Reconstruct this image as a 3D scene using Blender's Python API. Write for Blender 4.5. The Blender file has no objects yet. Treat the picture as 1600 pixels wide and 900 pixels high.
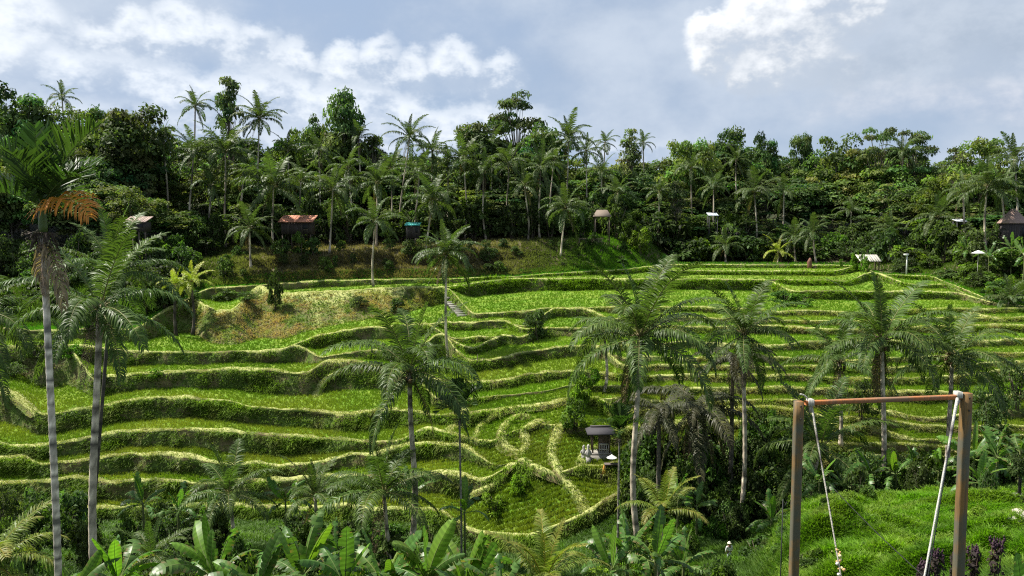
import bpy, math, random
import numpy as np
from mathutils import Vector, Matrix
from mathutils.bvhtree import BVHTree

SC = bpy.context.scene
COL = SC.collection
R = math.radians
rng = np.random.default_rng(7)
random.seed(7)

# ------------------------------------------------------------------ camera
F = 1209.0                      # focal length in pixels of the 1600 px wide photograph
PITCH = math.atan(85.0 / F)     # camera looks about 4 degrees down
CT, ST = math.cos(PITCH), math.sin(PITCH)
CAMZ = 30.0                     # eye height over the datum near the valley floor
cam = bpy.data.cameras.new('camera')
cam.sensor_width = 36.0
cam.lens = 36.0 * F / 1600.0
cam.clip_start = 0.1
cam.clip_end = 6000.0
camo = bpy.data.objects.new('camera', cam)
COL.objects.link(camo)
camo.location = (0, 0, CAMZ)
camo.rotation_euler = (R(90) - PITCH, 0, 0)
SC.camera = camo

# ------------------------------------------------------------------ sun, exposure
SUN_AZ, SUN_EL = R(-72), R(58)      # high, from the left
to_sun = Vector((math.sin(SUN_AZ) * math.cos(SUN_EL), math.cos(SUN_AZ) * math.cos(SUN_EL), math.sin(SUN_EL)))
sun = bpy.data.lights.new('sun', 'SUN')
sun.energy = 5.0
sun.angle = R(0.6)
sun.color = (1.0, 0.95, 0.86)
suno = bpy.data.objects.new('sun', sun)
COL.objects.link(suno)
suno.rotation_euler = to_sun.to_track_quat('Z', 'Y').to_euler()
SC.view_settings.view_transform = 'Standard'
SC.view_settings.look = 'None'
SC.view_settings.exposure = 1.05
SC.view_settings.gamma = 1.0
SC.view_settings.use_curve_mapping = False
try:
    SC.cycles.max_bounces = 5
    SC.cycles.diffuse_bounces = 2
    SC.cycles.glossy_bounces = 2
    SC.cycles.transmission_bounces = 4
    SC.cycles.use_denoising = False
    SC.cycles.filter_width = 1.15
    SC.cycles.sample_clamp_indirect = 4.0
except Exception:
    pass

# ------------------------------------------------------------------ node helper
class G:
    def __init__(s, tree):
        s.t = tree
        s.n = tree.nodes
        s.l = tree.links
        s.n.clear()
    def node(s, typ, ins=None, **kw):
        n = s.n.new(typ)
        for k, v in kw.items():
            setattr(n, k, v)
        for k, v in (ins or {}).items():
            s.put(n.inputs[k], v)
        return n
    def put(s, sock, v):
        if hasattr(v, 'is_linked') or hasattr(v, 'links'):
            s.l.new(v, sock)
        else:
            sock.default_value = v
    def m(s, op, a, b=0.0, c=0.0, clamp=False):
        n = s.n.new('ShaderNodeMath')
        n.operation = op
        n.use_clamp = clamp
        for i, v in enumerate((a, b, c)):
            s.put(n.inputs[i], v)
        return n.outputs[0]
    def ss(s, x, lo, hi, a=0.0, b=1.0):
        n = s.n.new('ShaderNodeMapRange')
        n.interpolation_type = 'SMOOTHSTEP'
        for i, v in enumerate((x, lo, hi, a, b)):
            s.put(n.inputs[i], v)
        return n.outputs[0]
    def mix(s, f, a, b, mode='MIX'):
        n = s.n.new('ShaderNodeMix')
        n.data_type = 'RGBA'
        n.blend_type = mode
        s.put(n.inputs[0], f)
        s.put(n.inputs[6], a if not isinstance(a, tuple) else (*a[:3], 1))
        s.put(n.inputs[7], b if not isinstance(b, tuple) else (*b[:3], 1))
        return n.outputs[2]
    def noise(s, vec, scale, detail=4.0, rough=0.55, dist=0.0, out=0, dim='3D'):
        n = s.node('ShaderNodeTexNoise', noise_dimensions=dim, ins={'Scale': scale, 'Detail': detail, 'Roughness': rough, 'Distortion': dist})
        if vec is not None:
            s.l.new(vec, n.inputs['Vector'])
        return n.outputs[out]
    def xyz(s, x, y, z):
        n = s.node('ShaderNodeCombineXYZ')
        for i, v in enumerate((x, y, z)):
            s.put(n.inputs[i], v)
        return n.outputs[0]

# ------------------------------------------------------------------ world: sky with broken cloud
W = bpy.data.worlds.new('World')
SC.world = W
W.use_nodes = True
g = G(W.node_tree)
sky = g.node('ShaderNodeTexSky')
sky.sky_type = 'NISHITA'
sky.sun_disc = False
sky.sun_elevation = SUN_EL
sky.sun_rotation = SUN_AZ
sky.altitude = 500.0
sky.air_density = 1.0
sky.dust_density = 1.4
sky.ozone_density = 1.4
tc = g.node('ShaderNodeTexCoord')
sp = g.node('ShaderNodeSeparateXYZ', {0: tc.outputs['Generated']})
dx, dy, dz = sp.outputs
hor = g.m('SQRT', g.m('ADD', g.m('MULTIPLY', dx, dx), g.m('MULTIPLY', dy, dy)))
az = g.m('ARCTAN2', dx, dy)
el = g.m('ARCTAN2', dz, g.m('MAXIMUM', hor, 0.0001))
uv = g.xyz(az, g.m('MULTIPLY', el, 1.5), 0.0)
def nz(scale, detail=7.0, rough=0.55, off=(0, 0, 0), dist=0.0):
    a = g.node('ShaderNodeVectorMath', {0: uv, 1: off}, operation='ADD').outputs[0]
    return g.noise(a, scale, detail, rough, dist, 0, '2D')
big = nz(2.3, 3.0, 0.5, (3.1, 0.4, 0))
mid = nz(7.0, 5.0, 0.58, (0.7, 5.2, 0))
fine = nz(19.0, 4.0, 0.62, (1.7, 2.2, 0))
# thin high veil over the blue
K = 10.0
veil = g.ss(g.m('ADD', big, g.m('MULTIPLY', g.m('SUBTRACT', mid, 0.5), 0.30)), 0.26, 0.62, 0.74, 0.98)
veilcol = g.mix(g.ss(g.m('ADD', g.m('MULTIPLY', big, 0.6), g.m('MULTIPLY', mid, 0.4)), 0.40, 0.66), (0.265 * K, 0.33 * K, 0.435 * K), (0.40 * K, 0.455 * K, 0.535 * K))
col = g.mix(veil, sky.outputs[0], veilcol)
# long cumulus bank: its top edge follows a line that sinks to the right
warp = g.m('ADD', g.m('MULTIPLY', g.m('SUBTRACT', mid, 0.5), 0.070), g.m('MULTIPLY', g.m('SUBTRACT', fine, 0.5), 0.045))
def bank(top0, slope, azc, azw, thick, bright, shade, seed):
    global col
    top = g.m('ADD', top0, g.m('MULTIPLY', az, slope))
    d = g.m('SUBTRACT', g.m('ADD', top, warp), el)           # depth below the edge
    m = g.ss(d, -0.004, 0.026)
    low = g.ss(d, thick * 0.75, thick * 1.7, 1.0, 0.0)
    ext = g.ss(g.m('ABSOLUTE', g.m('SUBTRACT', az, azc)), azw * 0.8, azw * 1.15, 1.0, 0.0)
    lit = g.ss(g.m('ADD', d, g.m('MULTIPLY', g.m('SUBTRACT', fine, 0.5), 0.10)), 0.0, thick, 1.0, 0.0)
    c = g.mix(lit, tuple(v * K for v in shade), tuple(v * K for v in bright))
    col = g.mix(g.m('MULTIPLY', g.m('MULTIPLY', m, low), ext), col, c)
bank(0.165, -0.115, -0.46, 0.52, 0.075, (0.60, 0.64, 0.69), (0.30, 0.37, 0.48), (2, 7, 0))
bank(0.128, -0.06, -0.22, 0.42, 0.050, (0.50, 0.55, 0.62), (0.28, 0.35, 0.46), (5, 3, 0))
def sky_dir(px, py):
    a_ = math.atan((px - 800.0) / 1209.0)
    return a_, math.atan((365.0 - py) / 1209.0 * math.cos(a_))
def puffs(lst, bright, shade, op, edge, sink):
    """cauliflower heads: round puffs lit from the upper left, edges broken by noise"""
    global col
    na = g.m('ADD', az, g.m('MULTIPLY', g.m('SUBTRACT', mid, 0.5), 0.060))
    ne = g.m('ADD', el, g.m('ADD', g.m('MULTIPLY', g.m('SUBTRACT', fine, 0.5), 0.050), g.m('MULTIPLY', g.m('SUBTRACT', big, 0.5), 0.03)))
    best, sw_, sl_ = None, None, None
    for (px, py, rad) in lst:
        a0, e0 = sky_dir(px, py)
        k_ = 1209.0 / rad
        a = g.m('MULTIPLY', g.m('SUBTRACT', na, a0), k_)
        e = g.m('MULTIPLY', g.m('SUBTRACT', ne, e0), k_)
        d2 = g.m('ADD', g.m('MULTIPLY', a, a), g.m('MULTIPLY', e, e))
        w = g.m('EXPONENT', g.m('MULTIPLY', d2, -1.6))
        lt = g.m('MULTIPLY', w, g.m('SUBTRACT', g.m('MULTIPLY', e, 0.62), g.m('MULTIPLY', a, 0.30)))
        best = d2 if best is None else g.m('MINIMUM', best, d2)
        sw_ = w if sw_ is None else g.m('ADD', sw_, w)
        sl_ = lt if sl_ is None else g.m('ADD', sl_, lt)
    m = g.ss(g.m('SQRT', best), 1.0 - edge, 1.02, op, 0.0)
    lit = g.m('DIVIDE', sl_, g.m('ADD', sw_, 0.02))
    lit = g.ss(g.m('ADD', lit, g.m('MULTIPLY', g.m('SUBTRACT', fine, 0.5), 0.9)), -0.35, 0.55)
    low = g.ss(lit, 0.0, sink, 0.35, 1.0)                       # undersides melt into the sheet behind
    c = g.mix(lit, tuple(v * K for v in shade), tuple(v * K for v in bright))
    col = g.mix(g.m('MULTIPLY', m, low), col, c)
# soft grey sheet, then the heaped cloud standing in front of it
def heap(azc, elc, ra, re, bright, shade, seed, soft=0.35, wamp=3.2, op=0.95, main=False):
    global col
    a = g.m('DIVIDE', g.m('SUBTRACT', az, azc), ra)
    e = g.m('DIVIDE', g.m('SUBTRACT', el, elc), re)
    r = g.m('SQRT', g.m('ADD', g.m('MULTIPLY', a, a), g.m('MULTIPLY', e, e)))
    r = g.m('SUBTRACT', r, g.m('ADD', g.m('MULTIPLY', g.m('SUBTRACT', (nz(8.0, 6.0, 0.6, seed) if main else mid), 0.5), wamp), g.m('MULTIPLY', g.m('SUBTRACT', fine, 0.5), 0.5)))
    m = g.ss(r, 1.0 - soft, 1.0 + soft * 0.25, op, 0.0)
    if main:
        sh = g.m('MULTIPLY', g.m('SUBTRACT', nz(11.0, 5.0, 0.55, seed), nz(11.0, 5.0, 0.55, (seed[0] + 0.026, seed[1] - 0.036, 0))), 3.0)
    else:
        sh = g.m('MULTIPLY', g.m('SUBTRACT', fine, 0.5), 1.2)
    lit = g.ss(g.m('ADD', sh, g.m('SUBTRACT', g.m('MULTIPLY', e, 0.16), g.m('MULTIPLY', a, 0.16))), -0.35, 0.40)
    c = g.mix(lit, tuple(v * K for v in shade), tuple(v * K for v in bright))
    col = g.mix(m, col, c)
heap(0.60, 0.215, 0.32, 0.11, (0.37, 0.42, 0.49), (0.24, 0.295, 0.375), (4, 9, 0), 0.9, 1.5, 0.75)
heap(0.58, 0.145, 0.20, 0.028, (0.50, 0.52, 0.57), (0.30, 0.36, 0.46), (8, 1, 0), 0.9, 2.0, 0.8)
puffs([(1118, 62, 52), (1178, 28, 62), (1250, 34, 78), (1318, 8, 60), (1195, 92, 56), (1268, 96, 54), (1322, 112, 34), (1110, 100, 34), (1165, 128, 34)], (0.76, 0.77, 0.78), (0.34, 0.385, 0.45), 0.96, 0.36, 0.35)
puffs([(60, 40, 60), (160, 80, 50), (222, 62, 50), (292, 60, 58), (352, 76, 50), (410, 92, 50), (470, 108, 40), (535, 116, 46), (590, 112, 50), (650, 124, 42), (712, 116, 48), (775, 130, 46), (30, 96, 60)], (0.68, 0.71, 0.74), (0.36, 0.42, 0.51), 0.86, 0.50, 0.45)
bgn = g.node('ShaderNodeBackground', {'Color': col, 'Strength': 0.076})
W.cycles.sampling_method = 'MANUAL'
W.cycles.sample_map_resolution = 512
wo = g.node('ShaderNodeOutputWorld', {'Surface': bgn.outputs[0]})

# ------------------------------------------------------------------ helpers
def U(px, py, Y):
    """point at plan distance Y seen at photo pixel px, py (used to survey the place)"""
    px = np.asarray(px, float); py = np.asarray(py, float); Y = np.asarray(Y, float)
    yc = (450.0 - py) / F
    k = Y / (CT + yc * ST)
    return (px - 800.0) / F * k, Y, CAMZ + (yc * CT - ST) * k
def UV(px, py, Y):
    return Vector([float(v) for v in U(px, py, Y)])
def XC(px, Y):                       # plan x at a picture column near the ground
    return (px - 800.0) / F * Y

def hashn(ix, iy, iz, seed):
    h = (ix * 374761393 + iy * 668265263 + iz * 2147483647 + seed * 1274126177) & 0xFFFFFFFF
    h = ((h ^ (h >> 13)) * 1274126177) & 0xFFFFFFFF
    return ((h ^ (h >> 16)) & 0xFFFF) / 65535.0
def vnoise(x, y, z=0.0, seed=0):
    x, y, z = np.broadcast_arrays(np.asarray(x, float), np.asarray(y, float), np.asarray(z, float))
    ix, iy, iz = np.floor(x).astype(np.int64), np.floor(y).astype(np.int64), np.floor(z).astype(np.int64)
    fx, fy, fz = x - ix, y - iy, z - iz
    fx, fy, fz = [f * f * (3 - 2 * f) for f in (fx, fy, fz)]
    out = 0
    for a in (0, 1):
        for b in (0, 1):
            for c in (0, 1):
                w = (fx if a else 1 - fx) * (fy if b else 1 - fy) * (fz if c else 1 - fz)
                out = out + w * hashn(ix + a, iy + b, iz + c, seed)
    return out
def fbm(x, y, z=0.0, seed=0, o=3):
    s, a, t = 0, 1.0, 0
    for i in range(o):
        s = s + a * vnoise(np.asarray(x) * 2 ** i, np.asarray(y) * 2 ** i, np.asarray(z) * 2 ** i, seed + i)
        t += a
        a *= 0.5
    return s / t - 0.5
def smooth(a, n):
    k = np.hanning(2 * n + 3)[1:-1]
    k /= k.sum()
    return np.convolve(np.pad(a, n, mode='edge'), k, mode='valid')

def mesh(name, V, Fc, mat=None, col=None, smoothed=False, uvn=None):
    """mesh from arrays; Fc is one (M,k) index array or a list of such arrays"""
    V = np.asarray(V, np.float32).reshape(-1, 3)
    Fl = [np.asarray(f, np.int32) for f in (Fc if isinstance(Fc, list) else [Fc]) if len(f)]
    me = bpy.data.meshes.new(name)
    me.vertices.add(len(V))
    me.vertices.foreach_set('co', V.ravel())
    idx = np.concatenate([f.ravel() for f in Fl])
    sz = np.concatenate([np.full(len(f), f.shape[1], np.int32) for f in Fl])
    st = np.concatenate([[0], np.cumsum(sz)[:-1]]).astype(np.int32)
    me.loops.add(len(idx))
    me.loops.foreach_set('vertex_index', idx)
    me.polygons.add(len(sz))
    me.polygons.foreach_set('loop_start', st)
    me.polygons.foreach_set('loop_total', sz)
    if smoothed:
        me.polygons.foreach_set('use_smooth', np.ones(len(sz), bool))
    me.update(calc_edges=True)
    if col is not None:
        c = np.asarray(col, np.float32)
        if c.shape[1] == 3:
            c = np.hstack([c, np.ones((len(c), 1), np.float32)])
        at = me.color_attributes.new('col', 'FLOAT_COLOR', 'POINT')
        at.data.foreach_set('color', c.ravel())
    if mat is not None:
        me.materials.append(mat)
    return me
def link(name, me, parent=None, loc=None, rot=None, scale=None):
    o = bpy.data.objects.new(name, me)
    COL.objects.link(o)
    if parent is not None:
        o.parent = parent
    if loc is not None:
        o.location = loc
    if rot is not None:
        o.rotation_euler = rot
    if scale is not None:
        o.scale = scale if hasattr(scale, '__len__') else (scale,) * 3
    return o
def tag(o, label, cat, group=None):
    o['label'] = label
    o['category'] = cat
    if group:
        o['group'] = group
    return o
def struct(name, me, label=None):
    o = link(name, me)
    o['kind'] = 'structure'
    if label:
        o['label'] = label
    return o
def stuff(name, me, label, cat, parent=None):
    o = link(name, me, parent)
    o['kind'] = 'stuff'
    o['label'] = label
    if parent is None:
        o['category'] = cat
    return o
def grid_faces(nr, nc, base=0):
    i = np.arange(nr - 1)[:, None] * nc + np.arange(nc - 1)[None, :]
    i = i.ravel() + base
    return np.stack([i, i + 1, i + nc + 1, i + nc], 1)

class MB:
    """collects tubes, boxes and sheets for one mesh"""
    def __init__(s):
        s.v = []; s.q = []; s.c = []; s.n = 0
    def add(s, V, Q, c=None):
        V = np.asarray(V, float).reshape(-1, 3)
        s.v.append(V)
        s.q.append(np.asarray(Q, int) + s.n)
        if c is not None:
            c = np.asarray(c, float)
            s.c.append(np.broadcast_to(c, (len(V), 3)) if c.ndim == 1 else c)
        s.n += len(V)
        return s
    def tube(s, P, rad, k=6, c=None, cap=True):
        P = np.asarray(P, float)
        n = len(P)
        rad = np.broadcast_to(np.asarray(rad, float), (n,))
        T = np.gradient(P, axis=0)
        T /= np.linalg.norm(T, axis=1, keepdims=True) + 1e-9
        ref = np.array([0, 0, 1.0]) if abs(T[0][2]) < 0.8 else np.array([1.0, 0, 0])
        A = np.cross(T, ref); A /= np.linalg.norm(A, axis=1, keepdims=True) + 1e-9
        B = np.cross(T, A)
        th = np.arange(k) / k * 2 * math.pi
        V = P[:, None, :] + rad[:, None, None] * (np.cos(th)[None, :, None] * A[:, None, :] + np.sin(th)[None, :, None] * B[:, None, :])
        V = V.reshape(-1, 3)
        Q = []
        for i in range(n - 1):
            for j in range(k):
                a = i * k + j; b = i * k + (j + 1) % k
                Q.append((a, b, b + k, a + k))
        if cap:
            V = np.vstack([V, P[:1], P[-1:]])
            c0, c1 = n * k, n * k + 1
            for j in range(k):
                Q.append((c0, (j + 1) % k, j, j))
                Q.append((c1, (n - 1) * k + j, (n - 1) * k + (j + 1) % k, (n - 1) * k + (j + 1) % k))
        return s.add(V, Q, c)
    def box(s, lo, hi, c=None, M=None):
        (x0, y0, z0), (x1, y1, z1) = lo, hi
        V = np.array([(x0, y0, z0), (x1, y0, z0), (x1, y1, z0), (x0, y1, z0), (x0, y0, z1), (x1, y0, z1), (x1, y1, z1), (x0, y1, z1)], float)
        if M is not None:
            V = np.array([M @ Vector(v) for v in V])
        return s.add(V, [(0, 3, 2, 1), (4, 5, 6, 7), (0, 1, 5, 4), (1, 2, 6, 5), (2, 3, 7, 6), (3, 0, 4, 7)], c)
    def ball(s, ctr, rad, nu=8, nv=6, c=None):
        ctr = np.asarray(ctr, float); rad = np.broadcast_to(np.asarray(rad, float), (3,))
        V = []
        for i in range(nv + 1):
            t = math.pi * i / nv
            for j in range(nu):
                p = 2 * math.pi * j / nu
                V.append(ctr + rad * np.array([math.sin(t) * math.cos(p), math.sin(t) * math.sin(p), math.cos(t)]))
        Q = [(i * nu + j, (i + 1) * nu + j, (i + 1) * nu + (j + 1) % nu, i * nu + (j + 1) % nu) for i in range(nv) for j in range(nu)]
        return s.add(V, Q, c)
    def mesh(s, name, mat=None, smoothed=False):
        Q = np.vstack(s.q)
        tri = Q[:, 2] == Q[:, 3]
        fl = []
        if (~tri).any(): fl.append(Q[~tri])
        if tri.any(): fl.append(Q[tri][:, :3])
        return mesh(name, np.vstack(s.v), fl, mat, np.vstack(s.c) if s.c else None, smoothed)

# ------------------------------------------------------------------ materials
def newmat(name):
    m = bpy.data.materials.new(name)
    m.use_nodes = True
    return m, G(m.node_tree)
def leafmat(name, transl=0.35, gloss=0.35, rough=0.42, rand=0.35, hue=0.02, nscale=0.0, tint=(1.0, 1.0, 1.0), tcol=(1.25, 1.45, 0.55)):
    """colour attribute times per-thing variation, thin-leaf light transport"""
    m, g = newmat(name)
    at = g.node('ShaderNodeAttribute', attribute_name='col')
    oi = g.node('ShaderNodeObjectInfo')
    v = g.m('MULTIPLY_ADD', oi.outputs['Random'], rand, 1.0 - rand * 0.5)
    h = g.m('MULTIPLY_ADD', g.m('FRACT', g.m('MULTIPLY', oi.outputs['Random'], 7.31)), hue * 2, 0.5 - hue)
    c = g.mix(1.0, at.outputs['Color'], (*tint, 1), 'MULTIPLY')
    if nscale:
        tcn = g.node('ShaderNodeTexCoord')
        nn = g.noise(tcn.outputs['Object'], nscale, 3.0)
        v = g.m('MULTIPLY', v, g.m('MULTIPLY_ADD', nn, 1.0, 0.5))
    hs = g.node('ShaderNodeHueSaturation', {'Hue': h, 'Saturation': 1.0, 'Value': v, 'Color': c})
    cc = hs.outputs[0]
    pb = g.node('ShaderNodeBsdfPrincipled', {'Base Color': cc, 'Roughness': rough, 'Specular IOR Level': gloss})
    tr = g.node('ShaderNodeBsdfTranslucent', {'Color': g.mix(1.0, cc, (*tcol, 1), 'MULTIPLY')})
    mx = g.node('ShaderNodeMixShader', {0: transl, 1: pb.outputs[0], 2: tr.outputs[0]})
    g.node('ShaderNodeOutputMaterial', {'Surface': mx.outputs[0]})
    return m
def plainmat(name, colr, rough=0.8, var=0.35, scale=3.0, bump=0.3, spec=0.3, stretch=(1, 1, 1), col2=None, metallic=0.0):
    m, g = newmat(name)
    tcn = g.node('ShaderNodeTexCoord')
    mp = g.node('ShaderNodeMapping', {'Vector': tcn.outputs['Object'], 'Scale': stretch})
    n1 = g.noise(mp.outputs[0], scale, 6.0, 0.6)
    n2 = g.noise(mp.outputs[0], scale * 6.3, 4.0, 0.6)
    f = g.ss(g.m('ADD', g.m('MULTIPLY', n1, 0.7), g.m('MULTIPLY', n2, 0.3)), 0.36, 0.64)
    a = tuple(v * (1 - var) for v in colr)
    b = col2 or tuple(min(1, v * (1 + var)) for v in colr)
    cc = g.mix(f, a, b)
    bp = g.node('ShaderNodeBump', {'Strength': bump, 'Distance': 0.03, 'Height': g.m('ADD', n1, g.m('MULTIPLY', n2, 0.6))})
    pb = g.node('ShaderNodeBsdfPrincipled', {'Base Color': cc, 'Roughness': rough, 'Specular IOR Level': spec, 'Metallic': metallic, 'Normal': bp.outputs[0]})
    g.node('ShaderNodeOutputMaterial', {'Surface': pb.outputs[0]})
    return m
def attrmat(name, rough=0.8, spec=0.25, bump=0.3, scale=6.0, var=0.3):
    m, g = newmat(name)
    at = g.node('ShaderNodeAttribute', attribute_name='col')
    tcn = g.node('ShaderNodeTexCoord')
    n1 = g.noise(tcn.outputs['Object'], scale, 6.0, 0.6)
    v = g.m('MULTIPLY_ADD', n1, 2 * var, 1 - var)
    cc = g.node('ShaderNodeHueSaturation', {'Value': v, 'Color': at.outputs['Color']}).outputs[0]
    bp = g.node('ShaderNodeBump', {'Strength': bump, 'Distance': 0.03, 'Height': n1})
    pb = g.node('ShaderNodeBsdfPrincipled', {'Base Color': cc, 'Roughness': rough, 'Specular IOR Level': spec, 'Normal': bp.outputs[0]})
    g.node('ShaderNodeOutputMaterial', {'Surface': pb.outputs[0]})
    return m

M_BLADE = leafmat('grass_blade', 0.40, 0.25, 0.55, 0.0, 0.0)
M_LEAF = leafmat('tree_leaf', 0.42, 0.16, 0.62, 0.55, 0.018, 0.0)
M_FROND = leafmat('palm_frond', 0.34, 0.20, 0.46, 0.30, 0.010)
M_BANANA = leafmat('banana_leaf', 0.42, 0.38, 0.40, 0.35, 0.012)
M_BARK = attrmat('bark', 0.85, 0.2, 0.6, 4.0, 0.45)
M_BUILT = attrmat('weathered', 0.75, 0.25, 0.3, 5.0, 0.25)

def groundmat(name, cols, s1=0.5, s2=6.0, bump=0.8, rough=0.95):
    """three soil / turf colours mixed by noise, times the mesh's own colour attribute"""
    m, g = newmat(name)
    tcn = g.node('ShaderNodeTexCoord')
    n1 = g.noise(tcn.outputs['Object'], s1, 5.0, 0.6)
    n2 = g.noise(tcn.outputs['Object'], s2, 6.0, 0.65)
    c = g.mix(g.ss(n1, 0.38, 0.62), cols[0], cols[1])
    c = g.mix(g.ss(n2, 0.48, 0.68), c, cols[2])
    bp = g.node('ShaderNodeBump', {'Strength': bump, 'Distance': 0.12, 'Height': n2})
    pb = g.node('ShaderNodeBsdfPrincipled', {'Base Color': c, 'Roughness': rough, 'Specular IOR Level': 0.15, 'Normal': bp.outputs[0]})
    g.node('ShaderNodeOutputMaterial', {'Surface': pb.outputs[0]})
    return m
M_FOREST = groundmat('forest_floor', [(0.020, 0.030, 0.012), (0.045, 0.042, 0.020), (0.030, 0.050, 0.014)])
M_NEAR = groundmat('valley_soil', [(0.030, 0.055, 0.014), (0.055, 0.075, 0.020), (0.045, 0.040, 0.022)])
M_PADDY = groundmat('paddy', [(0.095, 0.190, 0.012), (0.150, 0.215, 0.022), (0.120, 0.150, 0.028)], 0.25, 2.2, 0.5)
def bankmat():
    m, g = newmat('terrace_bank')
    tcn = g.node('ShaderNodeTexCoord')
    at = g.node('ShaderNodeAttribute', attribute_name='col')
    v = g.node('ShaderNodeSeparateColor', {0: at.outputs['Color']}).outputs[0]
    n1 = g.noise(tcn.outputs['Object'], 0.45, 5.0, 0.6)
    n2 = g.noise(tcn.outputs['Object'], 3.2, 6.0, 0.65)
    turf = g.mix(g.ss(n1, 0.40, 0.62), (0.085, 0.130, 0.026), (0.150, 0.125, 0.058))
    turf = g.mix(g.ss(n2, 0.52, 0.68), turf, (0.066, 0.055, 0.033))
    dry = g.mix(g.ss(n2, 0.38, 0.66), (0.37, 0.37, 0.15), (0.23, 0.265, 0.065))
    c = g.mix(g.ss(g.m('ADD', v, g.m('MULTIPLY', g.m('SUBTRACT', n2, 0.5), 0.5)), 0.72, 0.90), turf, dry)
    bp = g.node('ShaderNodeBump', {'Strength': 0.9, 'Distance': 0.15, 'Height': n2})
    pb = g.node('ShaderNodeBsdfPrincipled', {'Base Color': c, 'Roughness': 0.95, 'Specular IOR Level': 0.12, 'Normal': bp.outputs[0]})
    g.node('ShaderNodeOutputMaterial', {'Surface': pb.outputs[0]})
    return m
M_BANK = bankmat()
# ------------------------------------------------------------------ far hillside: surveyed terrace rims
STEP = 3.5
PX = np.arange(-260, 1862, STEP)
NC = len(PX)
def prof(px, py):
    r = np.interp(px, [-260, 500, 850, 1100, 1860], [.70, .70, .62, .60, .60])
    y45 = np.interp(px, [-260, 500, 850, 1100, 1860], [128, 128, 127, 124, 124])
    return y45 * (np.maximum(py - 365, 8) / 85.0) ** -(1 - r)
RIMS = [  # (first column, last column, [(column, row) ...]) top to bottom
 (-999, 1999, [(-260,520),(0,515),(130,512),(215,512),(260,480),(300,462),(330,449),(400,447),(440,444),(520,439),(600,437.5),(720,436),(760,433),(800,432),(940,423),(985,421),(1030,414),(1335,415),(1380,430),(1455,432),(1500,450),(1560,476),(1650,480),(1860,480)]),
 (1000, 1350, [(1000,423),(1200,424),(1350,425)]),
 (395, 1378, [(395,463),(440,458),(520,454),(580,452),(640,449),(690,449),(760,440),(800,436),(940,436),(1200,437.5),(1378,439)]),
 (1368, 1570, [(1368,443),(1480,444),(1500,455),(1550,478)]),
 (1190, 1530, [(1190,453),(1250,455),(1370,456),(1480,457),(1520,470)]),
 (285, 412, [(285,487),(405,485)]),
 (690, 1999, [(690,493),(790,489),(850,482),(925,480),(1030,480),(1200,484),(1270,487),(1340,490),(1400,484),(1480,482),(1560,482),(1860,482)]),
 (-999, 872, [(-260,541),(0,540),(110,540),(200,548),(235,550),(300,548),(400,547),(440,544),(470,533),(500,522),(560,514),(610,511),(680,505),(740,503),(788,502),(815,510),(872,517)]),
 (905, 1999, [(905,499),(1030,497),(1200,499),(1340,503),(1500,496),(1860,498)]),
 (790, 1999, [(790,522),(845,512),(1000,512),(1230,513),(1340,515),(1500,508),(1600,510),(1860,511)]),
 (660, 860, [(660,533),(750,527),(800,526),(860,534)]),
 (690, 790, [(690,551),(750,546),(780,537)]),
 (690, 1999, [(690,570),(720,566),(760,561),(800,557),(840,550),(880,543),(960,540),(1100,538),(1235,537),(1600,529),(1860,529)]),
 (925, 1999, [(925,566),(1000,561),(1235,557),(1300,559),(1400,562),(1560,553),(1860,553)]),
 (940, 1999, [(940,577),(1100,573),(1235,572),(1400,578),(1560,567),(1860,567)]),
 (452, 700, [(452,580),(462,568),(475,561),(500,556),(545,551),(600,550),(700,557)]),
 (98, 1999, [(98,595),(115,592),(180,588),(290,581),(400,580),(440,584),(478,588),(490,583),(503,570),(530,563),(570,566),(640,586),(700,599),(740,600),(800,591),(850,581),(900,577),(960,586),(1210,586),(1280,590),(1400,592),(1570,581),(1860,581)]),
 (640, 1999, [(640,632),(660,627),(750,625),(800,620),(850,613),(890,605),(960,607),(1200,606),(1370,612),(1490,614),(1860,606)]),
 (-999, 1999, [(-260,598),(0,607),(35,622),(60,648),(100,644),(140,637),(200,628),(250,624),(300,623),(350,625),(400,636),(440,641),(500,645),(560,646),(620,641),(680,645),(760,640),(800,638),(850,636),(880,625),(920,622),(960,628),(1200,625),(1250,625),(1370,637),(1400,643),(1440,652),(1490,648),(1600,640),(1860,640)]),
 (930, 1999, [(930,650),(1040,642),(1200,640),(1370,657),(1440,670),(1490,666),(1860,658)]),
 (-999, 1999, [(-260,692),(0,692),(50,695),(90,690),(130,683),(200,672),(250,668),(300,668),(350,672),(400,677),(450,679),(500,684),(560,686),(620,684),(670,672),(690,680),(740,692),(770,690),(800,676),(840,664),(900,668),(960,672),(1040,662),(1200,657),(1370,674),(1440,687),(1490,684),(1860,676)]),
 (-999, 1999, [(-260,718),(0,718),(40,713),(60,728),(100,723),(150,714),(200,708),(250,705),(300,710),(345,728),(400,724),(480,722),(560,710),(640,697),(700,699),(730,703),(748,716),(765,728),(780,731),(800,722),(835,735),(870,742),(900,735),(960,728),(1040,700),(1200,688),(1380,692),(1430,694),(1470,702),(1860,700)]),
 (-999, 800, [(-260,765),(60,762),(110,752),(170,755),(230,749),(280,749),(310,755),(400,752),(520,742),(600,741),(690,739),(720,745),(750,754),(775,764),(800,780)]),
 (-999, 1999, [(-260,800),(270,790),(320,790),(520,790),(690,796),(740,826),(830,836),(880,820),(920,800),(960,775),(1040,740),(1200,725),(1400,712),(1460,722),(1860,720)]),
]
NK = len(RIMS)
RY = np.zeros((NK, NC)); RZ = np.zeros((NK, NC)); RA = np.zeros((NK, NC)); RW = np.zeros((NK, NC))
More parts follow.
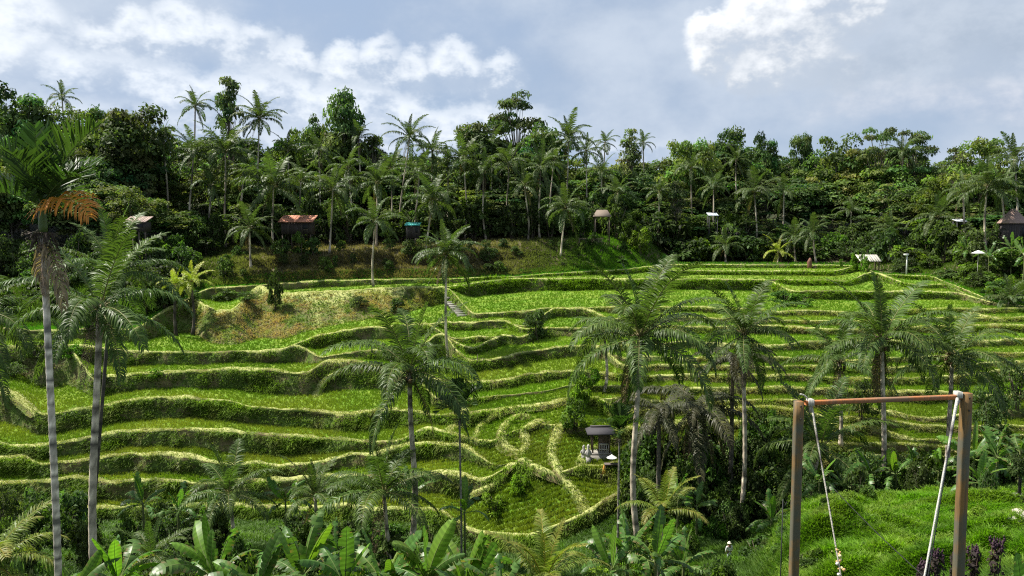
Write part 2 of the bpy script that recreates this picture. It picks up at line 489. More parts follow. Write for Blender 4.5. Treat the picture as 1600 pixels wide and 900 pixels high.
for k, (lo, hi, pts) in enumerate(RIMS):
    p = np.array(pts, float)
    py = smooth(np.interp(PX, p[:, 0], p[:, 1]), 4)
    py = py + (fbm(PX / 45.0, k * 3.7, 0, 11, 3)) * np.interp(py, [410, 500, 700], [1.0, 4.0, 7.0]) + fbm(PX / 120.0, k * 6.1, 0, 17, 2) * np.interp(py, [410, 470, 560, 720], [0.0, 5.0, 13.0, 15.0])
    Y = smooth(prof(PX, py), 3)
    x, _, z = U(PX, py, Y)
    w = np.clip(np.minimum((PX - lo) / 55.0, (hi - PX) / 55.0), 0, 1)
    w = w * w * (3 - 2 * w)
    a = x / Y
    if k:
        Y = RY[k-1] + (Y - RY[k-1]) * w
        z = RZ[k-1] + (z - RZ[k-1]) * w
        a = RA[k-1] + (a - RA[k-1]) * w
        Y = np.minimum(Y, RY[k-1] - 0.05)
        z = np.minimum(z, RZ[k-1] - 0.01)
    RY[k], RZ[k], RA[k], RW[k] = Y, z, a, w

ALLV, ALLF = [], []          # for ray casting onto the ground
def reg(V, Fq):
    b = sum(len(v) for v in ALLV)
    ALLV.append(np.asarray(V, float).reshape(-1, 3))
    ALLF.append(np.asarray(Fq, int) + b)
def proj(V):
    x, y, z = V[..., 0], V[..., 1], V[..., 2] - CAMZ
    fw = np.maximum(y * CT - z * ST, 0.5)
    return 800 + F * x / fw, 450 - F * (y * ST + z * CT) / fw
SURF = []     # (kind, level, vertex grid, extra) for planting
FLOOR_Z = RZ[-1] - 1.6
def runs(mask):
    out, s = [], None
    for i, b in enumerate(mask):
        if b and s is None: s = i
        if not b and s is not None:
            if i - s > 3: out.append((s, i))
            s = None
    if s is not None and len(mask) - s > 3: out.append((s, len(mask)))
    return out
FOOT = []
BW = []
CBK = []
for k in range(NK):
    Y, z, a = RY[k], RZ[k], RA[k]
    zn = RZ[k+1] - 0.10 if k + 1 < NK else FLOOR_Z
    yn = RY[k+1] if k + 1 < NK else Y - 6.0
    cb = np.exp(-((PX - 845) / 95.0) ** 4) * (1.0 if k >= 17 else 0.0)        # the flatter fan of fields above the stream
    fr = np.interp(PX, [-260, 450, 650, 1000, 1860], [.80, .78, .68, .62, .62]) * (1 - cb) + .14 * cb
    if k + 1 == NK: fr = fr * 0 + 1
    if k == 6: fr = fr + (.97 - fr) * np.exp(-((PX - 480) / 185.0) ** 6)
    zn = z + (zn - z) * fr
    h = np.maximum(z - zn, 0.01)
    sl = 0.30 + 0.13 * np.clip(h - 2.0, 0, 3) + 0.25 * fbm(PX / 60, k * 5.1, 0, 31, 2)
    STR = np.exp(-((PX - 480) / 185.0) ** 6) if k in (2, 5, 6) else np.zeros(NC)
    sl = np.clip(sl, 0.12, 1.5) * (1 - STR) + 2.3 * STR
    foot = np.maximum(Y - sl * h, yn + np.minimum(0.9, (Y - yn) * 0.5))
    run = Y - foot
    rows = []
    vv = []
    # inner edge, crest, lip, four steps down the bank, foot
    hb = np.minimum(0.16, h * 0.3)
    bwid = 1.0 + 2.2 * np.clip(fbm(PX / 70, k * 2.3, 0, 61, 2) + .05, -.28, .5)
    bw = np.minimum(bwid, h * .75) * (1 - .7 * cb)
    CBK.append(cb)
    BW.append(bw)
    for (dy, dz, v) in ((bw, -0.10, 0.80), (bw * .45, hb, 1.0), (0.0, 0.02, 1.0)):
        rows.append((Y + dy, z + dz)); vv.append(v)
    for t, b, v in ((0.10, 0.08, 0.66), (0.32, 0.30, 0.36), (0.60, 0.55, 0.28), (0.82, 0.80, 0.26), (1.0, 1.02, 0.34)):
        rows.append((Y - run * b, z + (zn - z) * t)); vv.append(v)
    G3 = np.zeros((len(rows), NC, 3))
    for i, (yy, zz) in enumerate(rows):
        G3[i, :, 0], G3[i, :, 1], G3[i, :, 2] = a * yy, yy, zz
    # uneven bank face
    env = np.array([0, .45, .7, .9, 1.1, 1.2, .8, .2])[:, None] * np.clip(h, 0.1, 1.2)[None, :]
    d = fbm(G3[..., 0] * .55, G3[..., 1] * .55, G3[..., 2] * .8, 40, 3) * 1.5
    G3[..., 1] -= d * env * 0.75
    G3[1:3, :, 2] += fbm(G3[1:3, :, 0] * 1.1, G3[1:3, :, 1] * 1.1, 0, 44, 2) * 0.28 * np.clip(h, 0, 1)
    G3[-1, :, 2] -= 0.12
    FOOT.append((G3[-1].copy(), h))
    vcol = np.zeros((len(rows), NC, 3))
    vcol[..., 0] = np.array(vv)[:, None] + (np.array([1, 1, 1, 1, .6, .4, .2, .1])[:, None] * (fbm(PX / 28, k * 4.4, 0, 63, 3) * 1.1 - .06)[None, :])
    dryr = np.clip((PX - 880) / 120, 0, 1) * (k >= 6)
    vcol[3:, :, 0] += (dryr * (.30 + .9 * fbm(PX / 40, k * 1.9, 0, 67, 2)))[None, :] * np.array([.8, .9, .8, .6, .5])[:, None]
    # straw-covered banks above the long curved field
    straw = STR * np.clip(.75 + 1.3 * fbm(PX / 30, 1.7, 0, 69, 3), .2, 1.2)
    vcol[..., 0] += straw[None, :] * 0.50
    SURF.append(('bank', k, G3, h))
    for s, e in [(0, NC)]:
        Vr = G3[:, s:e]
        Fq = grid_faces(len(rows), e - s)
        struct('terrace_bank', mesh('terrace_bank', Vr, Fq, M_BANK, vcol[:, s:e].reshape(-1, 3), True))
        reg(Vr, Fq)
for k in range(NK):
    # tread of terrace k: from its own rim's inner edge back to the foot of the bank above
    Y, z, a = RY[k], RZ[k], RA[k]
    if k == 0:
        continue
    hk = FOOT[k][1]
    front = np.stack([a * (Y + BW[k] * .9), Y + BW[k] * .9, z - 0.10], 1)
    back = FOOT[k-1][0]
    front[:, 1] = np.minimum(front[:, 1], back[:, 1] - 0.02)
    front[:, 0] = a * front[:, 1]
    NR = 6
    t = np.linspace(0, 1, NR)[:, None, None]
    G3 = front[None] * (1 - t) + (back[None] + np.array([0, 0.25, 0])) * t
    G3[..., 2] = np.minimum(z - 0.10, G3[..., 2].max(0))[None] * (1 - t[..., 0]) + t[..., 0] * (back[:, 2] + 0.06)[None]
    G3[..., 2] += fbm(G3[..., 0] * .4, G3[..., 1] * .4, 0, 70, 2) * 0.10
    wid = back[:, 1] - front[:, 1]
    for s, e in runs(wid > -.2):
        Vr = G3[:, s:e]
        Fq = grid_faces(NR, e - s)
        struct('rice_paddy', mesh('rice_paddy', Vr, Fq, M_PADDY, None, True))
        reg(Vr, Fq)
    SURF.append(('tread', k, G3, wid))

# ------------------------------------------------------------------ ground behind the top rim: field, bank, forest hill to the horizon
TB = np.array([0, 1.2, 3, 4.2, 6, 7.5, 9, 12, 16, 22, 30, 45, 70, 110, 200, 500, 1500, 4000], float)
PROFB = {
 -260: [0, 0, .3, .6, 1, 1.5, 2, 3, 4.5, 6.5, 9, 13, 18, 25, 40, 60, 60, 40],
 230:  [0, 0, .2, .5, 1, 1.5, 2.2, 3.5, 5, 7, 9, 12, 17, 24, 40, 60, 60, 40],
 330:  [0, 0, .1, .8, 1.6, 2.6, 3.4, 4.4, 5.2, 6.2, 7.5, 10, 13, 20, 36, 56, 56, 40],
 420:  [0, 0, .05, 1.7, 2.2, 2.5, 4.3, 5.0, 5.3, 6, 7, 9, 12, 20, 36, 56, 56, 40],
 700:  [0, 0, .05, 1.6, 2.1, 2.5, 4.4, 5.2, 5.6, 6.2, 7, 9, 12, 20, 36, 56, 56, 40],
 800:  [0, 0, .1, 1.0, 2.0, 3.0, 4.3, 5.6, 6.2, 7.0, 8, 9, 12, 20, 36, 56, 56, 40],
 930:  [0, 0, .3, 1.2, 2.5, 3.6, 4.6, 5.8, 6.4, 7.0, 8, 9, 12, 20, 36, 56, 56, 40],
 1010: [0, 0, .2, .6, 1.2, 2.0, 2.6, 3.4, 4.4, 5.2, 6, 8, 11, 19, 35, 56, 56, 40],
 1060: [0, 0, 0, 0, .02, .03, .04, .05, .1, .8, 2, 5, 10, 19, 35, 56, 56, 40],
 1320: [0, 0, 0, 0, .02, .03, .04, .05, .1, .8, 2, 5, 10, 19, 35, 56, 56, 40],
 1400: [0, 0, .1, .1, .2, .3, .4, .7, 1.1, 1.9, 3, 6, 10, 19, 35, 56, 56, 40],
 1560: [0, 0, .2, .4, .6, .9, 1.2, 2.2, 3.6, 5.2, 7, 9, 12, 20, 36, 56, 56, 40],
 1860: [0, 0, .2, .4, .6, .9, 1.2, 2.2, 3.6, 5.2, 7, 9, 12, 20, 36, 56, 56, 40]}
ks = sorted(PROFB)
PB = np.array([PROFB[q] for q in ks], float)
DZ = np.stack([np.interp(PX, ks, PB[:, j]) for j in range(len(TB))], 0)
G3 = np.zeros((len(TB), NC, 3))
hk = FOOT[0][1]
for j, tt in enumerate(TB):
    yy = RY[0] + BW[0] * .9 + tt
    G3[j, :, 0], G3[j, :, 1], G3[j, :, 2] = RA[0] * yy, yy, RZ[0] - .10 + DZ[j]
G3[4:, :, 2] += fbm(G3[4:, :, 0] * .25, G3[4:, :, 1] * .25, 0, 81, 3) * np.clip(DZ[4:], 0, 1.2)
G3[2:13, :, 1] += fbm(G3[2:13, :, 0] * .2, G3[2:13, :, 2] * .4, 0, 83, 3) * 1.3
HILL = G3
Fq = grid_faces(len(TB), NC)
vcol = np.zeros((len(TB), NC, 3))
M_UPBANK = groundmat('upper_bank', [(0.085, 0.075, 0.040), (0.125, 0.095, 0.058), (0.070, 0.082, 0.030)], 0.3, 3.0)
topf = 3
struct('upper_field', mesh('upper_field', G3[:topf], grid_faces(topf, NC), M_PADDY, None, True))
struct('upper_bank', mesh('upper_bank', G3[topf-1:10], grid_faces(10 - topf + 1, NC), M_UPBANK, None, True))
struct('forest_hill', mesh('forest_hill', G3[9:], grid_faces(len(TB) - 9, NC), M_FOREST, None, True))
reg(G3, Fq)

# ------------------------------------------------------------------ near side of the valley, below the viewer
NY = np.array([-14, 0.0, 2, 5, 9, 14, 22, 30, 40, 46, 50, 58], float)
NEARZ = {
 -700: [-2.0, -2.0, -2.5, -4.5, -6.5, -9, -13, -16, -18.8, -20.2, -21.0, -23.2],
 300:  [-2.0, -2.0, -2.5, -4.5, -6.5, -9, -13, -16.3, -19.3, -20.8, -21.6, -23.6],
 700:  [-2.0, -2.0, -2.5, -4.5, -6.5, -9, -13.3, -17, -20.6, -22.4, -23.4, -25.4],
 950:  [-2.0, -2.0, -2.5, -4.5, -6.5, -9, -13.3, -17, -20.6, -22.3, -23.2, -25.0],
 1110: [-2.0, -2.0, -2.5, -4.5, -6.5, -8.8, -12.6, -16.2, -19.6, -21.2, -21.9, -23.6],
 1190: [-2.0, -2.0, -2.5, -4.5, -6.5, -8.5, -12.0, -15.2, -18.4, -20.2, -21.3, -23.4],
 1270: [-2.0, -2.0, -2.5, -4.5, -6.5, -8.2, -10.8, -13.1, -15.5, -16.9, -18.2, -21.8],
 1400: [-2.0, -2.0, -2.5, -4.5, -6.5, -8.0, -10.3, -12.6, -14.9, -16.2, -17.6, -21.2],
 1600: [-2.0, -2.0, -2.5, -4.5, -6.5, -8.0, -10.2, -12.4, -14.6, -15.8, -16.8, -19.4],
 2300: [-2.0, -2.0, -2.5, -4.5, -6.5, -8.0, -10.2, -12.4, -14.6, -15.8, -16.8, -19.4]}
nk = sorted(NEARZ)
NZ = np.array([NEARZ[q] for q in nk], float)
YR = np.concatenate([[-14, -6], np.linspace(0, 58, 84)])
PXN = np.arange(-700, 2301, 6.0)
acol = (PXN - 800) / F
G3 = np.zeros((len(YR) + 4, len(PXN), 3))
fy = np.interp(PXN, PX, FOOT[-1][0][:, 1]); fz = np.interp(PXN, PX, FOOT[-1][0][:, 2])
fa = np.interp(PXN, PX, RA[-1])
fa = np.where(PXN < PX[0], acol, np.where(PXN > PX[-1], acol, fa))
for i, y in enumerate(YR):
    zrow = np.array([np.interp(y, NY, NZ[j]) for j in range(len(nk))])
    G3[i, :, 1] = y
    G3[i, :, 0] = acol * max(y, 6.0)
    G3[i, :, 2] = CAMZ + smooth(np.interp(PXN, nk, zrow), 6)
for q in range(4):
    t = (q + 1) / 4.0
    lasty, lastz = G3[len(YR)-1, :, 1].copy(), G3[len(YR)-1, :, 2].copy()
    yy = lasty + (fy + 0.4 - lasty) * t
    G3[len(YR)+q, :, 1] = yy
    G3[len(YR)+q, :, 0] = (acol + (fa - acol) * t) * yy
    zz = lastz + (fz + 0.08 - lastz) * t
    G3[len(YR)+q, :, 2] = zz - 0.4 * math.sin(math.pi * t)
amp = np.clip((G3[..., 1] - 4) / 10, 0, 1) * np.clip((G3[-1, :, 1][None] - G3[..., 1]) / 6, 0, 1)
# the lush little terraces on the spur to the right: rounded steps
spur = np.clip((PXN - 1180) / 90.0, 0, 1)[None] * np.clip((G3[..., 1] - 18) / 6, 0, 1) * np.clip((52 - G3[..., 1]) / 4, 0, 1)
wob = G3[..., 1] + 4.0 * fbm(G3[..., 0] * .12, G3[..., 1] * .05, 0, 91, 2) * 2
ph = (wob / 5.2) % 1.0
ridge = np.exp(-((ph - .5) / .13) ** 2) * (.45 + 1.1 * np.clip(fbm(G3[..., 0] * .16, G3[..., 1] * .16, 0, 95, 2) + .3, 0, 1))
cross = np.exp(-(((G3[..., 0] * .9 + 2.5 * fbm(G3[..., 0] * .1, G3[..., 1] * .15, 0, 97, 2) * 2) / 5.5 % 1.0 - .5) / .12) ** 2) * .45
G3[..., 2] += (np.maximum(ridge, cross) * 1.4 - .45) * spur
G3[..., 2] += 1.3 * np.exp(-(((G3[..., 0] - 14.0) / 3.0) ** 2 + ((G3[..., 1] - 34.0) / 3.0) ** 2))
SPUR_RIDGE = np.maximum(ridge, cross)
G3[..., 2] += fbm(G3[..., 0] * .22, G3[..., 1] * .22, 0, 92, 3) * 1.5 * amp * (1 - .35 * spur)
NEAR = G3
NEAR_SPUR = spur
Fq = grid_faces(*NEAR.shape[:2])
struct('valley_slope', mesh('valley_slope', NEAR, Fq, M_NEAR, None, True))
reg(NEAR, Fq)

BV = BVHTree.FromPolygons([tuple(v) for v in np.vstack(ALLV)], [tuple(int(i) for i in f) for f in np.vstack(ALLF)])
def ground(x, y, default=0.0):
    h = BV.ray_cast(Vector((x, y, 200)), Vector((0, 0, -1)))
    return h[0].z if h[0] is not None else default
def hit(px, py):
    """where the survey ray through a photo pixel meets the ground"""
    d = UV(px, py, 10.0) - Vector((0, 0, CAMZ))
    h = BV.ray_cast(Vector((0, 0, CAMZ)), d.normalized())
    return h[0]

# ------------------------------------------------------------------ raised grass bunds that wind between the lower fields
BUNDS = [
 [(892,618),(862,632),(830,636),(800,638),(772,645),(757,656),(749,672),(745,692)],
 [(835,648),(808,650),(792,660),(783,680),(790,699),(806,706),(822,716)],
 [(862,656),(836,660),(815,674),(828,690),(818,706),(806,722)],
 [(880,652),(874,668),(866,690),(861,712),(872,732),(884,750),(900,770),(914,788),(924,800)],
 [(884,752),(862,742),(838,730),(812,716),(800,722)],
 [(700,626),(728,640),(735,655),(725,668),(712,664),(690,678)],
 [(935,690),(915,705),(908,724),(905,745)],
 [(968,715),(962,745),(966,765)],
 [(2,608),(20,616),(36,628),(50,640),(62,650)],
 [(540,573),(520,585),(505,592),(492,612),(496,626)],
 [(800,722),(792,734),(776,752),(750,768),(720,780)],
 [(1500,486),(1530,494),(1560,500),(1584,506)],
]
bund_pts = []
for pts in BUNDS:
    p = np.array(pts, float)
    s = np.concatenate([[0], np.cumsum(np.hypot(*np.diff(p, axis=0).T))])
    n = max(8, int(s[-1] / 4))
    q = np.stack([np.interp(np.linspace(0, s[-1], n), s, p[:, i]) for i in (0, 1)], 1)
    q = np.stack([smooth(q[:, 0], 2), smooth(q[:, 1], 2)], 1)
    H = [hit(*v) for v in q]
    H = np.array([tuple(h) for h in H if h is not None])
    for ax in range(3):
        H[:, ax] = smooth(H[:, ax], 3)
    T = np.gradient(H[:, :2], axis=0); T /= np.linalg.norm(T, axis=1, keepdims=True) + 1e-6
    N = np.stack([-T[:, 1], T[:, 0]], 1)
    prof_ = [(-.95, -.35), (-.68, .06), (-.36, .26), (0, .31), (.36, .26), (.68, .06), (.95, -.35)]
    taper = np.clip(np.minimum(np.arange(len(H)), np.arange(len(H))[::-1]) / 5.0, .0, 1)
    Gb = np.zeros((len(prof_), len(H), 3))
    for i, (o, hh) in enumerate(prof_):
        wv = 0.85 + 0.5 * fbm(H[:, 0] * .5, H[:, 1] * .5, i, 55, 2)
        Gb[i, :, :2] = H[:, :2] + N * (o * wv)[:, None]
        Gb[i, :, 2] = H[:, 2] + hh * (.2 + .8 * taper) - .18 * (1 - taper) + 0.2 * fbm(Gb[i, :, 0], Gb[i, :, 1], 0, 56, 2)
    vc = np.zeros((len(prof_), len(H), 3)); vc[..., 0] = np.array([.5, .75, .95, 1, .95, .75, .5])[:, None]
    struct('terrace_bund', mesh('terrace_bund', Gb, grid_faces(len(prof_), len(H)), M_BANK, vc.reshape(-1, 3), True))
    SURF.append(('bund', 0, Gb, None))

# ------------------------------------------------------------------ grass and rice
def sample(Gd, dens, wq=None, maxn=400000):
    """random points on a vertex grid, dens points per photo pixel of area"""
    px, py = proj(Gd)
    def q(a): return a[:-1, :-1], a[:-1, 1:], a[1:, 1:], a[1:, :-1]
    x, y = q(px), q(py)
    A = 0.5 * np.abs(sum(x[i] * y[(i+1) % 4] - x[(i+1) % 4] * y[i] for i in range(4)))
    vis = (x[0] > -120) & (x[0] < 1720) & (y[0] < 1000)
    A = A * vis * dens
    if wq is not None: A = A * wq
    n = rng.poisson(A)
    ii, jj = np.nonzero(n)
    rep = n[ii, jj]
    ii, jj = np.repeat(ii, rep), np.repeat(jj, rep)
    u, v = rng.random(len(ii))[:, None], rng.random(len(ii))[:, None]
    P = (Gd[ii, jj] * (1-u) * (1-v) + Gd[ii, jj+1] * u * (1-v) + Gd[ii+1, jj+1] * u * v + Gd[ii+1, jj] * (1-u) * v)
    return P, ii + v[:, 0], jj
def blades(P, h, w, nb, colr, lean=None, spread=0.45, cjit=0.25, two=False, base=0.10):
    n = len(P)
    P = np.repeat(P, nb, 0); h = np.repeat(h, nb) * (0.6 + 0.7 * rng.random(n * nb)); w = np.repeat(w, nb)
    C = np.repeat(colr, nb, 0) * (1 + cjit * (rng.random((n * nb, 1)) - .5) * 2)
    th = rng.random(n * nb) * 2 * math.pi
    d = np.stack([np.cos(th), np.sin(th), np.zeros_like(th)], 1)
    L = d * (spread * (0.3 + rng.random(n * nb)))[:, None]
    if lean is not None: L = L + np.repeat(lean, nb, 0)
    B = P + d * (base * rng.random(n * nb))[:, None]
    side = np.stack([np.cos(th + 1.57), np.sin(th + 1.57), np.zeros_like(th)], 1)
    ph = rng.random(n * nb) * 6.28
    side = np.stack([np.cos(ph), np.sin(ph) * .5, np.zeros_like(th)], 1) * (w * .5)[:, None]
    up = np.array([0, 0, 1.0])
    tip = B + (L + up * np.maximum(.25, 1 - np.abs(L).sum(1, keepdims=True) * .35)) * h[:, None]
    if not two:
        V = np.stack([B - side, B + side, tip], 1).reshape(-1, 3)
        Fc = np.arange(n * nb * 3).reshape(-1, 3)
        return V, Fc, np.repeat(C, 3, 0)
    midp = B + (L * .35 + up * .62) * h[:, None]
    tip = B + (L * 1.15 + up * .80) * h[:, None]
    V = np.stack([B - side, B + side, midp - side * .75, midp + side * .75, tip], 1).reshape(-1, 3)
    b = np.arange(n * nb)[:, None] * 5
    T = np.vstack([b + np.array([[0, 1, 3]]), b + np.array([[0, 3, 2]]), b + np.array([[2, 3, 4]])])
    return V, T, np.repeat(C, 5, 0)
def joinb(parts):
    V, Fc, C, n = [], [], [], 0
    for v, f, c in parts:
        V.append(v); Fc.append(f + n); C.append(c); n += len(v)
    return np.vstack(V), np.vstack(Fc), np.vstack(C)

rice, bankg, rimg, tallg = [], [], [], []
UPV = np.array([0, 0, 1.0])
for kind, k, Gd, ex in SURF:
    if kind == 'tread':
        wq = (ex[:-1] > 0.05).astype(float)[None, :] * np.ones((Gd.shape[0]-1, 1))
        P, fi, jj = sample(Gd, 0.42, wq)
        if len(P) == 0: continue
        px, py = proj(P)
        low = np.clip((py - 560) / 120, 0, 1)
        n = fbm(P[:, 0] * .12, P[:, 1] * .12, 0, 101, 2)
        n2 = fbm(P[:, 0] * .7, P[:, 1] * .7, 0, 102, 2)
        c1 = np.array([0.135, 0.240, 0.014]); c2 = np.array([0.215, 0.245, 0.030]); c3 = np.array([.27, .25, .08])
        f = np.clip(low * .75 + n * 1.6 + ((k * 37) % 11 - 5) * .05, 0, 1)[:, None]
        C = (c1 * (1 - f) + c2 * f) * (1 + ((k * 53) % 7 - 3) * .05 + .5 * n[:, None])
        f = np.clip(n2 * 1.4 - .30, 0, .35)[:, None]
        C = C * (1 - f) + c3 * f
        # rows in the nearer fields
        sp_ = 0.62
        near = P[:, 1] < 84
        wv_ = .35 * np.sin(P[near, 0] * .9)
        P[near, 1] = np.round((P[near, 1] + wv_) / sp_) * sp_ - wv_ + rng.normal(0, .13, near.sum())
        rice.append(blades(P, np.full(len(P), .30) + .1 * n2, np.full(len(P), .075), 6, C, None, .35, .10))
    elif kind in ('bank', 'bund'):
        if kind == 'bank':
            wq = (ex[:-1] > 0.25).astype(float)[None, :] * np.ones((Gd.shape[0]-1, 1))
        else:
            wq = np.ones((Gd.shape[0]-1, Gd.shape[1]-1))
        P, fi, jj = sample(Gd, 0.60, wq)
        if len(P) == 0: continue
        px, py = proj(P)
        if kind == 'bank':
            top = fi < 2.15 + .9 * rng.random(len(P)) ** 2
        else:
            top = rng.random(len(P)) < .8
        # trimmed, sun-bleached turf on the rim
        A = P[top]
        if len(A):
            n = fbm(A[:, 0] * .5, A[:, 1] * .5, 0, 111, 3)
            nl_ = fbm(A[:, 0] * .10, A[:, 1] * .10, 0, 113, 2)
            kp = rng.random(len(A)) < np.clip(.66 + nl_ * 2.2 + 1.4 * n, .06, 1) * ((1 - .9 * CBK[k][jj[top]]) if kind == 'bank' else 1)
            A, n, nl_ = A[kp], n[kp], nl_[kp]
            f = np.clip(.50 + n * 1.6 + nl_ * 2.4, 0, 1)[:, None]
            C = np.array([.15, .215, .036]) * (1 - f) + np.array([.35, .34, .145]) * f
            rimg.append(blades(A, np.full(len(A), .13) + .25 * np.clip(n, 0, .4), np.full(len(A), .10), 3, C, None, 1.0, .35))
        A, pa, ya, fa_ = P[~top], px[~top], py[~top], fi[~top]
        if len(A):
            n = fbm(A[:, 0] * .22, A[:, 1] * .22, A[:, 2] * .5, 121, 3)
            n2 = fbm(A[:, 0] * .9, A[:, 1] * .9, A[:, 2] * .9, 122, 2)
            upper = np.clip((500 - ya) / 60, 0, 1) * (pa > 700)
            strk = np.exp(-((pa - 480) / 185.0) ** 6) * (ya < 540) * (ya > 440) * (k == 6)
            keep = rng.random(len(A)) < np.clip(.50 + n * 2.6 + upper * .5 + strk * .6, .12, 1.0)
            A, n, n2, upper, pa, ya, fa_ = A[keep], n[keep], n2[keep], upper[keep], pa[keep], ya[keep], fa_[keep]
            straw = np.exp(-((pa - 480) / 185.0) ** 6) * (ya < 540) * (ya > 440) * (k == 6)
            C = np.array([.100, .165, .022]) + np.clip(n + .12, 0, .5)[:, None] * np.array([.20, .30, .01])
            f = np.clip(n2 * 1.6, 0, .7)[:, None]
            C = C * (1 - f) + np.array([.24, .215, .085]) * f
            f = (np.clip((pa - 880) / 120, 0, 1) * (ya > 480) * np.clip(.45 + 1.8 * n2, 0, .9))[:, None]
            C = C * (1 - f) + np.array([.30, .26, .12]) * f
            f = upper[:, None] * .85
            C = C * (1 - f) + np.array([.14, .235, .016]) * f
            f = straw[:, None] * np.clip(.50 + 2 * n2 + 2.2 * n, 0, 1)[:, None]
            C = C * (1 - f) + (np.array([.35, .27, .145]) + np.clip(n2, -.3, .3)[:, None] * np.array([.10, -.04, -.08])) * f
            hh = .42 + 1.3 * np.clip(n, 0, .5) + .35 * upper
            lean = np.tile(np.array([0, -.75, -.35]), (len(A), 1)) + rng.normal(0, .25, (len(A), 3))
            bankg.append(blades(A, hh, np.full(len(A), .085) + .04 * upper, 4, C, lean, .5, .35))
ob = joinb(rice); stuff('rice_crop', mesh('rice_crop', ob[0], ob[1], M_BLADE, ob[2]), 'young bright green rice growing in the terrace fields', 'rice')
ob = joinb(bankg); stuff('bank_grass', mesh('bank_grass', ob[0], ob[1], M_BLADE, ob[2]), 'wild grass hanging down the terrace banks', 'grass')
ob = joinb(rimg); stuff('rim_turf', mesh('rim_turf', ob[0], ob[1], M_BLADE, ob[2]), 'short sun-bleached cut grass along the terrace rims', 'grass')

# top field, upper bank
parts = []
P, fi, jj = sample(HILL[:4], .6)
px, py = proj(P)
C = np.tile(np.array([.085, .245, .012]), (len(P), 1))
parts.append(blades(P, np.full(len(P), .36), np.full(len(P), .13), 4, C, None, .35, .2))
P, fi, jj = sample(HILL[6:9], .9)
px, py = proj(P)
sel = (px > 1035) & (px < 1345)
P = P[sel]; C = np.tile(np.array([.085, .245, .012]), (len(P), 1))
parts.append(blades(P, np.full(len(P), .36), np.full(len(P), .13), 4, C, None, .35, .2))
P, fi, jj = sample(HILL[3:7], .8)
px, py = proj(P)
sel = (px > 1035) & (px < 1345)
A = P[sel]; C = np.tile(np.array([.085, .245, .012]), (len(A), 1))
parts.append(blades(A, np.full(len(A), .36), np.full(len(A), .13), 4, C, None, .35, .2))
ob = joinb(parts); stuff('upper_rice', mesh('upper_rice', ob[0], ob[1], M_BLADE, ob[2]), 'dense green rice in the topmost field below the forest', 'rice')
parts = []
P, fi, jj = sample(HILL[2:11], .55)
px, py = proj(P)
P = P[~((px > 1035) & (px < 1345))]
px, py = proj(P)
n = fbm(P[:, 0] * .25, P[:, 1] * .25, P[:, 2] * .4, 131, 3)
brown = np.exp(-((px - 600) / 250.0) ** 4)
green = np.exp(-((px - 965) / 70.0) ** 2)
C = np.array([.055, .095, .018]) + np.clip(n + .1, 0, .5)[:, None] * np.array([.08, .16, .01])
f = brown[:, None] * .9
C = C * (1 - f) + (np.array([.165, .130, .070]) * (1 + 1.2 * n[:, None])) * f
f = green[:, None] * .8
C = C * (1 - f) + np.array([.075, .175, .016]) * f
parts.append(blades(P, .45 + .5 * np.clip(n + .2, 0, 1) + .3 * green, np.full(len(P), .12), 4, C, np.tile(np.array([0, -.5, 0]), (len(P), 1)), .5, .35))
ob = joinb(parts); stuff('rough_grass', mesh('rough_grass', ob[0], ob[1], M_BLADE, ob[2]), 'rough brown and green grass on the bank under the forest edge', 'grass')

# lush grass and rice on the near spur, weeds elsewhere on the near slope
P, fi, jj = sample(NEAR[8:], .50)
px, py = proj(P)
spw = NEAR_SPUR[8:][fi.astype(int), jj]
n = fbm(P[:, 0] * .35, P[:, 1] * .35, 0, 141, 3)
n2 = fbm(P[:, 0] * 1.6, P[:, 1] * 1.6, 0, 142, 2)
C = np.array([.055, .110, .016]) + np.clip(n + .2, 0, .6)[:, None] * np.array([.07, .12, .006])
f = np.clip(spw + n, 0, 1)[:, None]
rd = np.clip(SPUR_RIDGE[8:][fi.astype(int), jj], 0, 1)[:, None]
G2 = (np.array([.125, .270, .013]) * (1 - rd) + np.array([.20, .245, .035]) * rd) * (1 + .5 * n[:, None]) + np.clip(n2, 0, .5)[:, None] * np.array([.14, .14, .01])
C = C * (1 - f) + G2 * f
dist = P[:, 1]
lc = (rng.random(len(P)) < np.clip(.10 + 2.4 * n + .35 * rd[:, 0], .02, .85) * (spw > .3)) 
LC = (P[lc], n[lc])
P, C, n, n2, rd, spw, dist = P[~lc], C[~lc], n[~lc], n2[~lc], rd[~lc], spw[~lc], dist[~lc]
ob = blades(P, (.40 + .55 * np.clip(n + .2, 0, .7)) * (1 - .80 * rd[:, 0] * spw), (.020 + .0011 * dist) * 1.0, 5, C, None, .55, .3, True, .18)
stuff('slope_grass', mesh('slope_grass', ob[0], ob[1], M_BLADE, ob[2]), 'lush long grass and young rice on the slope around the swing', 'grass')
# ================================================================== plant builders
def arr(*a): return np.array(a, float)
def nrm(v): return v / (np.linalg.norm(v, axis=-1, keepdims=True) + 1e-9)

